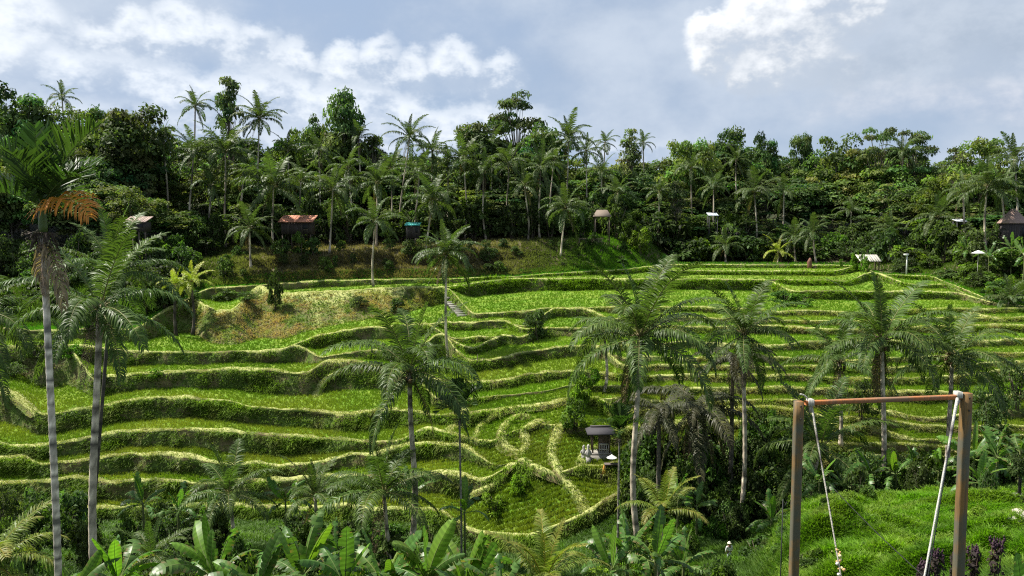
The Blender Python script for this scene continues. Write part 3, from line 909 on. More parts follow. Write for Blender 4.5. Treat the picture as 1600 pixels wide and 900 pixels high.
def frond_mesh(name, el0, droop, seed, nl=84, ll=0.185, sag=0.6, lw=0.0115, col=(.068, .112, .024), rcol=(.22, .21, .08), sweep=(48, 68), bare=0.12, tipc=None, mat=None, vee=0.25, lls=1.0):
    """one feather frond of length 1 growing along +X"""
    r = np.random.default_rng(seed)
    n = 16
    t = np.linspace(0, 1, n)
    e = np.radians(el0 - droop * t ** 1.7)
    dx, dz = np.cos(e), np.sin(e)
    P = np.zeros((n, 3))
    P[1:, 0] = np.cumsum((dx[1:] + dx[:-1]) / 2) / (n - 1)
    P[1:, 2] = np.cumsum((dz[1:] + dz[:-1]) / 2) / (n - 1)
    P[:, 1] = np.sin(t * 2.0 + seed) * 0.03 * t
    mb = MB()
    mb.tube(P, np.interp(t, [0, .15, 1], [.013, .007, .0015]), 4, rcol, False)
    V, Q, C = [], [], []
    for s in (-1, 1):
        tt = np.linspace(bare, 0.995, nl) + r.normal(0, .004, nl)
        tt = np.clip(tt, bare * .9, 1)
        B = np.stack([np.interp(tt, t, P[:, i]) for i in range(3)], 1)
        T = nrm(np.stack([np.interp(tt, t, np.gradient(P[:, i], t)) for i in range(3)], 1))
        N = nrm(np.cross(T, arr(0, 1, 0)))                    # normal in the plane of the rachis
        N = N * np.sign(N[:, 2:3] + 1e-6)
        L = ll * lls * np.interp(tt, [0, .12, .3, .6, .85, 1], [.45, .62, 1, .95, .6, .28]) * (1 + r.normal(0, .10, nl))
        sw = np.radians(np.interp(tt, [0, 1], sweep) + r.normal(0, 5, nl))
        side = arr(0, s, 0)
        D = nrm(side * np.cos(sw - .5)[:, None] + T * np.sin(sw - .5)[:, None] + N * (vee + r.normal(0, .08, nl))[:, None])
        sg = sag * (0.7 + .6 * r.random(nl))
        D2 = nrm(D * (1 - .45 * sg)[:, None] + arr(0, 0, -1) * sg[:, None])
        D3 = nrm(D * (1 - .75 * sg)[:, None] + arr(0, 0, -1.25) * sg[:, None])
        M1 = B + D * (L * .40)[:, None]
        M2 = M1 + D2 * (L * .35)[:, None]
        E = M2 + D3 * (L * .30)[:, None]
        wv = nrm(np.cross(D, N + r.normal(0, .28, (nl, 3)))) * lw
        c = np.array(col) * (1 + r.normal(0, .18, (nl, 1)))
        if tipc is not None:
            f = np.clip((tt - .5) * 1.2 + r.normal(0, .2, nl), 0, 1)[:, None]
            c = c * (1 - f) + np.array(tipc) * f
        VV = np.stack([B - wv * .3, B + wv * .3, M1 - wv * .55, M1 + wv * .55, M2 - wv * .42, M2 + wv * .42, E], 1).reshape(-1, 3)
        b = np.arange(nl)[:, None] * 7
        QQ = np.vstack([b + arr(0, 1, 3, 2).astype(int), b + arr(2, 3, 5, 4).astype(int), b + arr(4, 5, 6, 6).astype(int)])
        mb.add(VV, QQ, np.repeat(np.clip(c, .004, 1), 7, 0))
    return mb.mesh(name, mat or M_FROND)

ELS = [82, 66, 48, 30, 12, -8, -30, -55]
def frond_set(name, **kw):
    S = {}
    for i, e in enumerate(ELS):
        d = [24, 46, 72, 88, 90, 74, 52, 26][i]
        for v in range(2):
            S[(i, v)] = frond_mesh(name, e, d * (.9 + .25 * v), i * 7 + v * 3 + 1, sag=[.15, .30, .50, .66, .78, .88, .9, .9][i], lls=[.66, .85, 1, 1.05, 1.05, 1, .9, .8][i], **kw)
    return S
FR_COCO = frond_set('frond')
FR_FAR = frond_set('frond', nl=40, lw=.022, col=(.066, .100, .028), rcol=(.22, .22, .09))
FR_LIME = frond_set('frond', nl=30, lw=.026, col=(.24, .30, .035), rcol=(.36, .33, .09), tipc=(.36, .33, .08))
FR_YEL = frond_set('frond', nl=70, lw=.013, col=(.13, .18, .026), rcol=(.36, .27, .05), tipc=(.22, .19, .05))
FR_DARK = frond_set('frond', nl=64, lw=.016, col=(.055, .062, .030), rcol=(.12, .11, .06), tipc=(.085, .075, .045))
FR_DEAD = [frond_mesh('dead_frond', -62 - 8 * i, 22, 90 + i, nl=30, ll=.18, sag=.95, col=(.13, .095, .055), rcol=(.18, .13, .07)) for i in range(3)]
FR_ARECA = [frond_mesh('frond', e, d, 60 + i, nl=30, ll=.42, sag=sg, lw=.034, col=(.036, .070, .015), rcol=(.14, .17, .04), sweep=(52, 84), bare=.10, vee=.40)
            for i, (e, d, sg) in enumerate([(86, 12, .02), (68, 30, .05), (54, 46, .08), (40, 56, .12), (24, 60, .18)])]

def trunk_mesh(P0, P1, r0, r1, bend, seed, segs=26, sides=8, light=(.34, .31, .26), dark=(.105, .090, .070), rings=True, flare=1.6):
    """tapered ringed trunk between two points, relative to P0"""
    r = np.random.default_rng(seed)
    D = np.array(P1) - np.array(P0)
    t = np.linspace(0, 1, segs)
    P = D[None] * t[:, None]
    P[:, 0] += bend[0] * np.sin(math.pi * t) + .35 * bend[0] * np.sin(2 * math.pi * t)
    P[:, 1] += bend[1] * np.sin(math.pi * t)
    rad = r0 + (r1 - r0) * t
    rad = rad * (1 + (flare - 1) * np.exp(-t * abs(D[2]) / .5))
    rad = rad * (1 + .05 * ((np.arange(segs) % 2) * 2 - 1)) if rings else rad
    mb = MB()
    cc = np.array(light)[None] * (1 + r.normal(0, .20, (segs, 1)))
    if rings:
        cc[::3] = cc[::3] * .5 + np.array(dark) * .5
        k = r.random(segs) < .15
        cc[k] = np.array(dark)
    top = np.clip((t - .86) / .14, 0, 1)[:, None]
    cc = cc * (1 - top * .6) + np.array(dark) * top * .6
    C = np.vstack([np.repeat(cc, sides, 0), cc[:1], cc[-1:]])
    C = C * (1 + r.normal(0, .22, (len(C), 1)))
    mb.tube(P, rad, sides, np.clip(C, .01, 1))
    return mb.mesh('trunk', M_BARK, True)

def make_nuts(seed, green=True):
    r = np.random.default_rng(seed)
    mb = MB()
    for i in range(15):
        th = r.random() * 6.28
        d = .20 + .22 * r.random()
        mb.ball((d * math.cos(th), d * math.sin(th), -.28 - .35 * r.random()), (.12, .12, .15), 6, 5, arr(.10, .12, .03) if r.random() < .6 else arr(.14, .09, .04))
    for i in range(16):                        # brown fibre and stalks round the heart
        th = r.random() * 6.28
        e = r.uniform(-.9, .9)
        mb.tube([(0, 0, -.15), (.28 * math.cos(th), .28 * math.sin(th), .1 + .2 * e), (.55 * math.cos(th), .55 * math.sin(th), .25 * e - .1)], [.05, .04, .012], 4, arr(.13, .105, .05))
    return mb.mesh('coconut_cluster', M_BUILT)
NUTS = [make_nuts(i) for i in range(3)]
EW = [1.6, 2.6, 3.6, 4.0, 3.6, 2.4, 1.4, .6]     # how many fronds stand at each angle
def palm(label, cx, cy, Y, Rpx, bx=None, nf=24, kind='coco', seed=0, group=None, by=None, bend=None, tr=None, nuts=True, dead=2, zlow=None, name='coconut_palm', emin=0, emax=7, trunkcol=None):
    """coconut palm: heart of the crown at a surveyed point, foot on the ground"""
    r = np.random.default_rng(seed * 13 + 5)
    C = UV(cx, cy, Y)
    bx = cx if bx is None else bx
    gx = XC(bx, Y)
    gz = ground(gx, Y, C.z - 10) - .15
    if C.z - gz < .25: gz = C.z - .4
    L = Rpx * Y / F * 1.27
    root = bpy.data.objects.new(name, None)
    COL.objects.link(root)
    root.location = (gx, Y, gz)
    tag(root, label, 'palm', group)
    rel = (C.x - gx, 0, C.z - gz)
    H = rel[2]
    tr = tr or min(.19, .09 + .009 * H)
    far = Y > 95
    b = (bend[0] * 1.8, bend[1]) if bend is not None else (r.normal(0, .02) * H, r.normal(0, .02) * H)
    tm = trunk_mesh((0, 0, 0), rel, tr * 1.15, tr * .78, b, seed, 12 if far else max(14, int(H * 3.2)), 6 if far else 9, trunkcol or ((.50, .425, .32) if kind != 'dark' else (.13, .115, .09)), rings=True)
    link('trunk', tm, root)
    S = {'coco': FR_COCO, 'far': FR_FAR, 'lime': FR_LIME, 'yellow': FR_YEL, 'dark': FR_DARK}[kind]
    a0 = r.random() * 6.28
    for i in range(nf):
        q = (i + .5) / nf
        ei = int(np.clip(np.searchsorted(np.cumsum(EW[emin:emax + 1]) / sum(EW[emin:emax + 1]), q + r.normal(0, .03)) + emin, emin, emax))
        az = a0 + i * 2.39996 + r.normal(0, .16)
        s = L * (1 + r.normal(0, .07)) * (.86 if ei <= 0 else 1)
        o = link('frond', S[(ei, int(r.integers(0, 2)))], root, rel, (r.normal(0, .08), r.normal(0, .05), az), s)
    for i in range(dead):
        link('dead_frond', FR_DEAD[i % 3], root, (rel[0], rel[1], rel[2] - .1), (0, 0, r.random() * 6.28), L * .75)
    if nuts:
        link('coconut_cluster', NUTS[seed % 3], root, rel, (0, 0, r.random() * 6), max(.8, L / 5))
    return root

# ------------------------------------------------------------------ broadleaf crowns
def leaves(C, N, size, colr, asp=.55):
    """diamond leaves at points C with normals N"""
    n = len(C)
    A = nrm(np.cross(N, rng.normal(0, 1, (n, 3))))
    B = np.cross(N, A)
    s = size * (.6 + .8 * rng.random((n, 1)))
    fold = N * s * .18
    V = np.stack([C - A * s, C - B * s * asp + fold, C + A * s, C + B * s * asp + fold], 1).reshape(-1, 3)
    return V, np.arange(n * 4).reshape(-1, 4), np.repeat(colr, 4, 0)
def crown(seed, kind):
    global rng
    r = np.random.default_rng(seed)
    rng = r
    mb, tb = MB(), MB()
    trunk_top = .55
    if kind == 'dense':
        nb, per, lf, base, rx, zc, rz = 46, 150, .021, (.080, .124, .036), .30, .63, .33
    elif kind == 'broad':
        nb, per, lf, base, rx, zc, rz = 40, 125, .021, (.112, .162, .040), .36, .66, .30
    elif kind == 'sparse':
        nb, per, lf, base, rx, zc, rz = 44, 55, .019, (.100, .135, .050), .24, .60, .40
    elif kind == 'umbrella':
        nb, per, lf, base, rx, zc, rz = 34, 120, .018, (.096, .138, .046), .42, .74, .24
    else:  # lime
        nb, per, lf, base, rx, zc, rz = 36, 120, .023, (.105, .165, .024), .33, .60, .36
    base = np.array(base)
    Vs = []
    for i in range(nb):
        th, u = r.random() * 6.283, r.uniform(-1, 1)
        rad = r.random() ** .33
        if kind == 'sparse':
            zz = u
            w = (1.05 - .75 * (zz + 1) / 2)
            c = arr(math.cos(th) * rx * rad * w, math.sin(th) * rx * rad * w, zc + rz * zz)
            br = .06 + .03 * r.random()
        elif kind == 'umbrella':
            lay = r.integers(0, 3)
            c = arr(math.cos(th) * rx * rad * (1 - .22 * lay), math.sin(th) * rx * rad * (1 - .22 * lay), zc - .16 + .16 * lay + .03 * r.normal())
            br = .09 + .04 * r.random()
        else:
            sq = math.sqrt(max(0, 1 - u * u))
            c = arr(math.cos(th) * rx * sq * rad, math.sin(th) * rx * sq * rad, zc + rz * u * rad)
            br = .085 + .06 * r.random()
        n = int(per * (.7 + .6 * r.random()))
        D = nrm(r.normal(0, 1, (n, 3)))
        D[:, 2] = np.where(D[:, 2] < -.25, -D[:, 2] * .6, D[:, 2])
        flat = .38 if kind == 'umbrella' else .72
        P = c + D * br * (.65 + .45 * r.random((n, 1))) * arr(1.15, 1.15, flat)
        N = nrm(D * .7 + arr(0, 0, .55) + r.normal(0, .45, (n, 3)))
        shade = (1 + .30 * r.normal()) * (1 + r.normal(0, .20, (n, 1)))
        Cc = np.clip(base * shade * arr(1 + .18 * r.normal(), 1, 1), .006, .4)
        mb.add(*[x for x in leaves(P, N, lf, Cc)])
        # limb out to the clump
        if i % 2 == 0 or kind in ('sparse', 'umbrella'):
            z0 = min(c[2] - .05, trunk_top * (.5 + .5 * r.random()))
            z0 = max(z0, .22)
            tb.tube([(0, 0, z0), (c[0] * .45, c[1] * .45, z0 + (c[2] - z0) * .55), (c[0] * .92, c[1] * .92, c[2])], [.009, .006, .0025], 4, arr(.13, .115, .085))
    bx, by = r.normal(0, .012), r.normal(0, .012)
    tb.tube([(0, 0, -.03), (bx, by, .15), (bx * 2, by * 2, .35), (0, 0, .55), (0, 0, min(.85, zc + rz * .6))], [.026, .018, .015, .011, .003], 6, arr(.17, .155, .12))
    return mb.mesh('crown', M_LEAF), tb.mesh('trunk', M_BARK, True)
CROWN = {k: [crown(s * 17 + i * 101, k) for s in range(nv)] for i, (k, nv) in enumerate((('dense', 4), ('broad', 4), ('sparse', 3), ('umbrella', 2), ('lime', 2)))}
rng = np.random.default_rng(99)
def tree(label, x, y, H, wid, kind, seed, group=None, sink=.3, name='forest_tree'):
    r = random.Random(seed)
    cm, tm = CROWN[kind][seed % len(CROWN[kind])]
    root = bpy.data.objects.new(name, None)
    COL.objects.link(root)
    gz = ground(x, y, 10) - sink
    root.location = (x, y, gz)
    tag(root, label, 'tree', group)
    az = r.random() * 6.28
    sc = (wid, wid, H)
    link('crown', cm, root, None, (0, 0, az), sc)
    link('trunk', tm, root, None, (0, 0, az), sc)
    return root

# ------------------------------------------------------------------ shrubs, grass clumps
def shrub_mesh(seed, kind):
    global rng
    r = np.random.default_rng(seed); rng = r
    mb = MB()
    spec = {'dark': (26, 44, .085, (.056, .092, .024)), 'mid': (26, 44, .080, (.058, .105, .018)), 'lime': (24, 44, .085, (.105, .185, .016)), 'fine': (34, 60, .050, (.058, .090, .026))}[kind]
    nb, per, lf, base = spec
    for i in range(nb):
        th = r.random() * 6.283; rad = r.random() ** .5
        zz = r.random()
        w = math.sqrt(max(.05, 1 - (zz * 1.05 - .35) ** 2 * 1.6))
        c = arr(math.cos(th) * .8 * rad * w, math.sin(th) * .8 * rad * w, .12 + .85 * zz)
        n = int(per * (.7 + .6 * r.random()))
        D = nrm(r.normal(0, 1, (n, 3))); D[:, 2] = np.abs(D[:, 2]) * .9 - .15
        P = c + D * (.22 + .1 * r.random()) * (.5 + .55 * r.random((n, 1)))
        N = nrm(D * .5 + arr(0, -.15, .7) + r.normal(0, .5, (n, 3)))
        Cc = np.clip(np.array(base) * (1 + .32 * r.normal()) * (1 + r.normal(0, .22, (n, 1))), .006, .5)
        mb.add(*leaves(P, N, lf, Cc, .5))
    return mb.mesh('foliage', M_LEAF)
def stems_mesh(seed):
    r = np.random.default_rng(seed)
    mb = MB()
    for i in range(6):
        th = r.random() * 6.28; d = .25 + .35 * r.random()
        mb.tube([(0.03 * math.cos(th), .03 * math.sin(th), -.1), (d * .4 * math.cos(th), d * .4 * math.sin(th), .4), (d * math.cos(th), d * math.sin(th), .85)], [.03, .022, .008], 4, arr(.12, .10, .07))
    return mb.mesh('stem', M_BARK)
SHRUB = {k: [shrub_mesh(300 + i * 31 + s, k) for s in range(3)] for i, k in enumerate(('dark', 'mid', 'lime', 'fine'))}
STEMS = [stems_mesh(s) for s in range(3)]
rng = np.random.default_rng(123)
def shrub(label, x, y, w, h, kind, seed, group=None, sink=.1, name='shrub', cat='shrub', gz=None):
    r = random.Random(seed * 7 + 1)
    root = bpy.data.objects.new(name, None)
    COL.objects.link(root)
    gz = ground(x, y, 5) if gz is None else gz
    root.location = (x, y, gz - sink)
    tag(root, label, cat, group)
    a = r.random() * 6.28
    link('foliage', SHRUB[kind][seed % 3], root, None, (0, 0, a), (w, w, h))
    link('stem', STEMS[seed % 3], root, None, (0, 0, a), (w, w, h))
    return root

P_, n_ = LC
Pl = np.repeat(P_, 7, 0) + rng.normal(0, .14, (len(P_) * 7, 3)) * arr(1, 1, .5) + arr(0, 0, .14)
Nl = nrm(rng.normal(0, .5, (len(Pl), 3)) + arr(-.1, -.2, .9))
Cl = np.array([.105, .190, .018]) * (1 + .6 * np.repeat(n_, 7)[:, None]) * (1 + rng.normal(0, .22, (len(Pl), 1)))
_v, _f, _c = leaves(Pl, Nl, .052, np.clip(Cl, .01, .5), .6)
stuff('ground_cover', mesh('ground_cover', _v, _f, M_LEAF, _c), 'small-leaved creeping ground cover on the lush slope behind the swing', 'ground cover')
# ------------------------------------------------------------------ bananas
def banana_leaf(seed, el0, droop, torn=.25, col=(.070, .145, .026), fold=.30, half=.125):
    r = np.random.default_rng(seed)
    n = 26
    t = np.linspace(0, 1, n)
    e = np.radians(el0 - droop * t ** 1.6)
    P = np.zeros((n, 3))
    P[1:, 0] = np.cumsum(np.cos(e[1:])) / (n - 1)
    P[1:, 2] = np.cumsum(np.sin(e[1:])) / (n - 1)
    P[:, 1] = .05 * np.sin(t * 2.4 + seed) * t
    T = nrm(np.gradient(P, axis=0))
    N = nrm(np.cross(T, arr(0, 1, 0))); N = N * np.sign(N[:, 2:3] + 1e-6)
    w = half * np.interp(t, [0, .12, .17, .28, .5, .75, .92, 1], [.0, .0, .45, .85, 1, .93, .55, .03])
    mb = MB()
    mb.tube(P, np.interp(t, [0, .15, 1], [.017, .010, .002]), 5, arr(.24, .30, .10), False)
    lean = r.normal(0, .10)
    for s in (-1, 1):
        i0 = 0
        drp = fold + r.normal(0, .10) + lean * s
        V, Q, C, nn = [], [], [], 0
        tear = 0.0
        for i in range(n - 1):
            if r.random() < torn: tear = r.normal(0, .28)
            for (a, b) in ((i, i + 1),):
                gap = .026 * (r.random() < torn)
                pa, pb = P[a], P[b]
                rows = []
                for q, (p, k) in enumerate(((pa, a), (pb, b))):
                    out = arr(0, s, 0) * math.cos(drp + tear) - N[k] * math.sin(drp + tear) + T[k] * .22
                    m1 = p + out * w[k] * .5 + N[k] * .10 * w[k]
                    out2 = arr(0, s, 0) * math.cos(drp * 1.9 + tear) - N[k] * math.sin(drp * 1.9 + tear) + T[k] * .34
                    m2 = m1 + out2 * w[k] * .55 - (T[k] * gap if q else 0)
                    rows += [p + N[k] * .004, m1, m2]
                V += rows
                Q += [(nn, nn + 1, nn + 4, nn + 3), (nn + 1, nn + 2, nn + 5, nn + 4)]
                cc = np.array(col) * (1.16 if i % 2 else .88) * (1 + .05 * r.normal())
                ed = cc * .92 if r.random() > torn * .8 else arr(.20, .15, .06)
                C += [cc * 1.2, cc, ed] * 2
                nn += 6
        mb.add(V, Q, np.array(C))
    return mb.mesh('leaf', M_BANANA)
BAN = [banana_leaf(i * 5 + 2, e, d, tn) for i, (e, d, tn) in enumerate([(86, 12, .12), (78, 34, .25), (66, 66, .35), (54, 88, .42), (40, 100, .5), (24, 96, .5), (8, 84, .55)])]
BAN_L = [banana_leaf(i * 5 + 3, e, d, tn, (.115, .215, .022)) for i, (e, d, tn) in enumerate([(88, 8, .02), (76, 26, .06), (62, 55, .12)])]
def banana_stem():
    mb = MB()
    z = np.linspace(0, 1, 9)
    c = np.array([.13, .15, .055])[None] * (1 + np.random.default_rng(4).normal(0, .2, (9, 1)))
    C = np.vstack([np.repeat(c, 8, 0), c[:1], c[-1:]])
    mb.tube(np.stack([.02 * np.sin(z * 3), 0 * z, z], 1), np.interp(z, [0, .2, 1], [.11, .095, .055]), 8, C)
    return mb.mesh('stem', M_BARK, True)
BSTEM = banana_stem()
def banana(label, px, top, Y, L, nl=8, seed=0, group=None, gz=None, spread=6):
    r = random.Random(seed * 3 + 11)
    x = XC(px, Y)
    gz = ground(x, Y, 5) - .1 if gz is None else gz
    zt = float(U(px, top, Y)[2])
    hs = max(.5, zt - gz - L * .80)
    root = bpy.data.objects.new('banana_plant', None)
    COL.objects.link(root)
    root.location = (x, Y, gz)
    tag(root, label, 'banana plant', group)
    link('stem', BSTEM, root, None, None, (1.1, 1.1, hs + .15))
    a0 = r.random() * 6.28
    for i in range(nl):
        q = i / max(1, nl - 1)
        k = min(6, int(q * spread + r.random() * 1.3))
        me = BAN_L[min(k, 2)] if (k <= 2 and r.random() < .30) else BAN[k]
        link('leaf', me, root, (0, 0, hs), (r.gauss(0, .30), r.gauss(0, .14), a0 + i * 2.4 + r.gauss(0, .4)), L * (.85 + .3 * r.random()))
    return root
SADJ = {'dark': 'dark', 'fine': 'fine-leaved', 'mid': 'green', 'lime': 'lime-green'}
TADJ = {'dense': 'dark dense', 'broad': 'broad green', 'sparse': 'thin-leaved', 'umbrella': 'flat-topped', 'lime': 'light green'}
# ================================================================== palms
rr = random.Random(5)
def Yt(px, t): return float(np.interp(px, PX, RY[0])) + t
# palms rooted in the valley in front of the terraces
palm('tall coconut palm with wide crown in the centre, dark trunk top, before the shrine', 1000, 528, 56, 122, 1006, 19, 'coco', 1, nuts=True, dead=2, bend=(-.25, 0), tr=.21)
palm('coconut palm left of centre with yellow hanging frond and clear white trunk', 640, 582, 52, 118, 626, 17, 'coco', 2, bend=(.3, 0), tr=.20, dead=1)
palm('coconut palm with leaning grey trunk beside the areca palm at far left', 156, 482, 40, 122, 128, 16, 'coco', 3, bend=(-.1, 0), tr=.19, emin=1)
palm('bushy coconut crown behind the leaning palm at far left', 176, 430, 56, 100, 124, 17, 'coco', 4, bend=(0, 0), emax=5, trunkcol=(.07, .06, .05), tr=.13)
palm('slim white-trunked coconut palm just right of the tallest central palm', 1162, 522, 60, 84, 1164, 18, 'coco', 5, dead=5, bend=(.15, 0), tr=.17)
palm('coconut palm with nuts rising behind the middle of the swing beam', 1378, 532, 62, 100, 1390, 19, 'coco', 6, dead=4, bend=(.1, 0))
palm('coconut palm rising above the right post of the swing', 1488, 556, 64, 92, 1492, 18, 'coco', 7, dead=2, bend=(0, 0))
palm('half-hidden coconut palm left of the nut-bearing palm behind the swing', 1312, 566, 72, 76, 1322, 13, 'coco', 8, dead=3)
palm('short coconut palm spreading low behind the left post of the swing', 1282, 700, 57, 96, 1270, 13, 'coco', 9, dead=2, nuts=False, emin=1)
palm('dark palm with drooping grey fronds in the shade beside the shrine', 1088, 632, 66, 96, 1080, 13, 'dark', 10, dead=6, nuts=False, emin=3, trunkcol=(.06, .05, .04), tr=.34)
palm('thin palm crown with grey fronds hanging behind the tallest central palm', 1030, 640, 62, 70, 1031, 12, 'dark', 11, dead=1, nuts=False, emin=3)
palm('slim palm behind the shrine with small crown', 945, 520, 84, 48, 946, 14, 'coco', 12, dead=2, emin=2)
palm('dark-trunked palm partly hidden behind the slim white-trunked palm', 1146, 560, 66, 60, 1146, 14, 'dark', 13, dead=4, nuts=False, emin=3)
palm('low palm clump with arching fronds in the left undergrowth', 358, 772, 47, 76, 356, 14, 'coco', 14, dead=0, nuts=False, emax=5, tr=.12)
palm('low broad palm behind the banana leaves below the left-centre coconut palm', 600, 770, 49, 98, 604, 15, 'coco', 15, dead=1, nuts=False, emax=5)
palm('narrow low palm between two palm clumps in the lower left undergrowth', 492, 776, 52, 62, 494, 14, 'coco', 16, dead=1, nuts=False, emax=4)
palm('yellow-green young palm in the bottom left corner', -18, 885, 21, 112, -18, 16, 'yellow', 17, dead=0, nuts=False, emax=4, tr=.10)
palm('young palm with upright fronds at the bottom edge below the big paddy', 850, 915, 25, 96, 850, 14, 'yellow', 18, dead=0, nuts=False, emax=3, tr=.10)
palm('young upright palm at the foot of the tallest central palm', 1036, 800, 46, 66, 1036, 11, 'yellow', 19, dead=0, nuts=False, emax=3, tr=.09)
palm('small feathery palm low in the left undergrowth near the leaning trunk', 238, 872, 29, 64, 238, 13, 'coco', 20, dead=0, nuts=False, emax=4, tr=.09)
palm('coconut palm at the left picture edge with one frond reaching in', -45, 492, 48, 120, -50, 16, 'coco', 21, dead=0, emin=2)
# palms standing on the terraces
palm('coconut palm with drooping crown standing on the terraces by the steps', 697, 398, 99, 50, 700, 24, 'far', 22, dead=4, group=None, tr=.17)
palm('small slender coconut palm alone on the upper left terrace edge', 586, 347, 131, 40, 583, 16, 'far', 23, dead=1, nuts=False, tr=.17)
palm('left one of two small lime-green palms on the upper left terrace', 274, 446, 113, 26, 272, 12, 'lime', 24, dead=0, nuts=False, emax=5, trunkcol=(.05, .04, .03), tr=.20)
palm('right one of two small lime-green palms on the upper left terrace', 299, 440, 114, 32, 297, 14, 'lime', 25, dead=0, nuts=False, emax=5, trunkcol=(.05, .04, .03), tr=.20)
palm('short dark palm at the right end of the terraces', 1577, 470, 112, 40, 1577, 22, 'far', 26, dead=3, nuts=False)
palm('coconut palm with curved trunk rooted at the green bank below the thatched shelter', 884, 326, Yt(880, 7), 40, 876, 18, 'far', 27, dead=1)
FARP = [
 ('broad-crowned palm left of the orange-roofed hut', 427, 292, 13, 54, 430, 22), ('palm right beside the orange-roofed hut', 520, 297, 11, 46, 515, 18),
 ('palm with long white trunk above the left forest clearing', 352, 238, 24, 48, 353, 18), ('tall palm on the left skyline beside the conical tree', 405, 186, 42, 38, 403, 20),
 ('leftmost palm breaking the skyline', 305, 166, 46, 30, 308, 15), ('palm half sunk in the trees below the leftmost skyline palm', 302, 238, 26, 38, 300, 15),
 ('tall palm with bare white trunk above the teal roof', 640, 214, 26, 36, 624, 17), ('palm between the orange hut and the teal roof', 590, 287, 17, 42, 588, 17),
 ('palm just right of the teal roof with slanting trunk', 676, 312, 11, 44, 664, 20), ('dark palm on the skyline right of the tall bare-trunked palm', 676, 236, 32, 34, 672, 16),
 ('palm on the skyline right of the spreading tree', 888, 216, 36, 38, 890, 19), ('smaller palm beside the skyline palm right of the spreading tree', 916, 236, 40, 30, 915, 14),
 ('dark drooping palm in front of the spreading tree', 795, 257, 26, 40, 797, 17), ('palm with straight white trunk left of the thatched shelter', 845, 262, 18, 38, 843, 18),
 ('large dark palm in the forest behind the flat top field', 1178, 300, 24, 40, 1183, 18), ('pale palm left of the large dark palm behind the top field', 1115, 292, 25, 30, 1116, 14),
 ('right one of the palm pair at the right end of the top field', 1270, 364, 11, 29, 1276, 17), ('left one of the palm pair at the right end of the top field', 1240, 370, 15, 28, 1243, 16),
 ('short starry palm at the back of the top field', 1134, 384, 15, 30, 1134, 15), ('palm with starry pale crown at the right forest edge', 1465, 340, 23, 38, 1466, 18),
 ('tall white-trunked palm at the far right forest edge', 1543, 290, 20, 44, 1543, 19), ('palm high in the right forest below the flat-topped trees', 1410, 238, 50, 28, 1412, 13),
 ('dark palm by the right picture edge near the skyline', 1585, 248, 40, 38, 1590, 15), ('left one of two tiny palms on the central skyline', 945, 223, 58, 22, 945, 12),
 ('right one of two tiny palms on the central skyline', 1005, 223, 58, 20, 1005, 12), ('dark palm under the central round tree', 725, 248, 27, 42, 726, 16),
 ('small palm on the brown bank left of the orange hut', 390, 356, 7, 38, 392, 15), ('small palm on the far left skyline by the dark tree', 97, 152, 66, 24, 98, 12),
 ('low palm in the dark forest edge left of the starry pale crown', 1392, 362, 26, 28, 1392, 12), ('palm behind the small slender palm', 612, 264, 32, 34, 612, 14),
 ('palm behind the orange hut', 470, 284, 26, 36, 470, 14), ('low bright palm at the back right of the top field', 1216, 392, 14, 26, 1216, 13)]
XP = [(255,215,40,30),(330,290,22,36),(450,236,40,32),(498,236,36,32),(545,262,28,36),(560,215,44,28),(655,272,22,36),(700,262,32,32),(755,270,22,38),(768,225,42,28),(820,290,18,34),(865,250,32,32),(940,270,26,30),(965,300,18,30),(1030,300,22,26),(1080,262,36,26),(1150,250,44,24),(1225,300,30,28),(1330,330,26,26),(1505,300,26,32),(1565,300,24,34),(380,265,28,36)]
XB = ['behind the areca crown', 'at the dark left forest', 'left of the hut', 'above the orange-roofed hut', 'right of the orange-roofed hut']
for q, (cx, cy, t, rp) in enumerate(XP):
    FARP.append(('palm in the forest wall', cx, cy, t, rp, cx + rr.uniform(-6, 6), 14))
for i, (lb, cx, cy, t, rp, bx, nf) in enumerate(FARP):
    palm(lb, cx, cy, Yt(cx, t), rp, bx, nf, 'lime' if 'bright' in lb else 'far', 40 + i, 'palms along the far forest', nuts=False, dead=1, tr=.18)

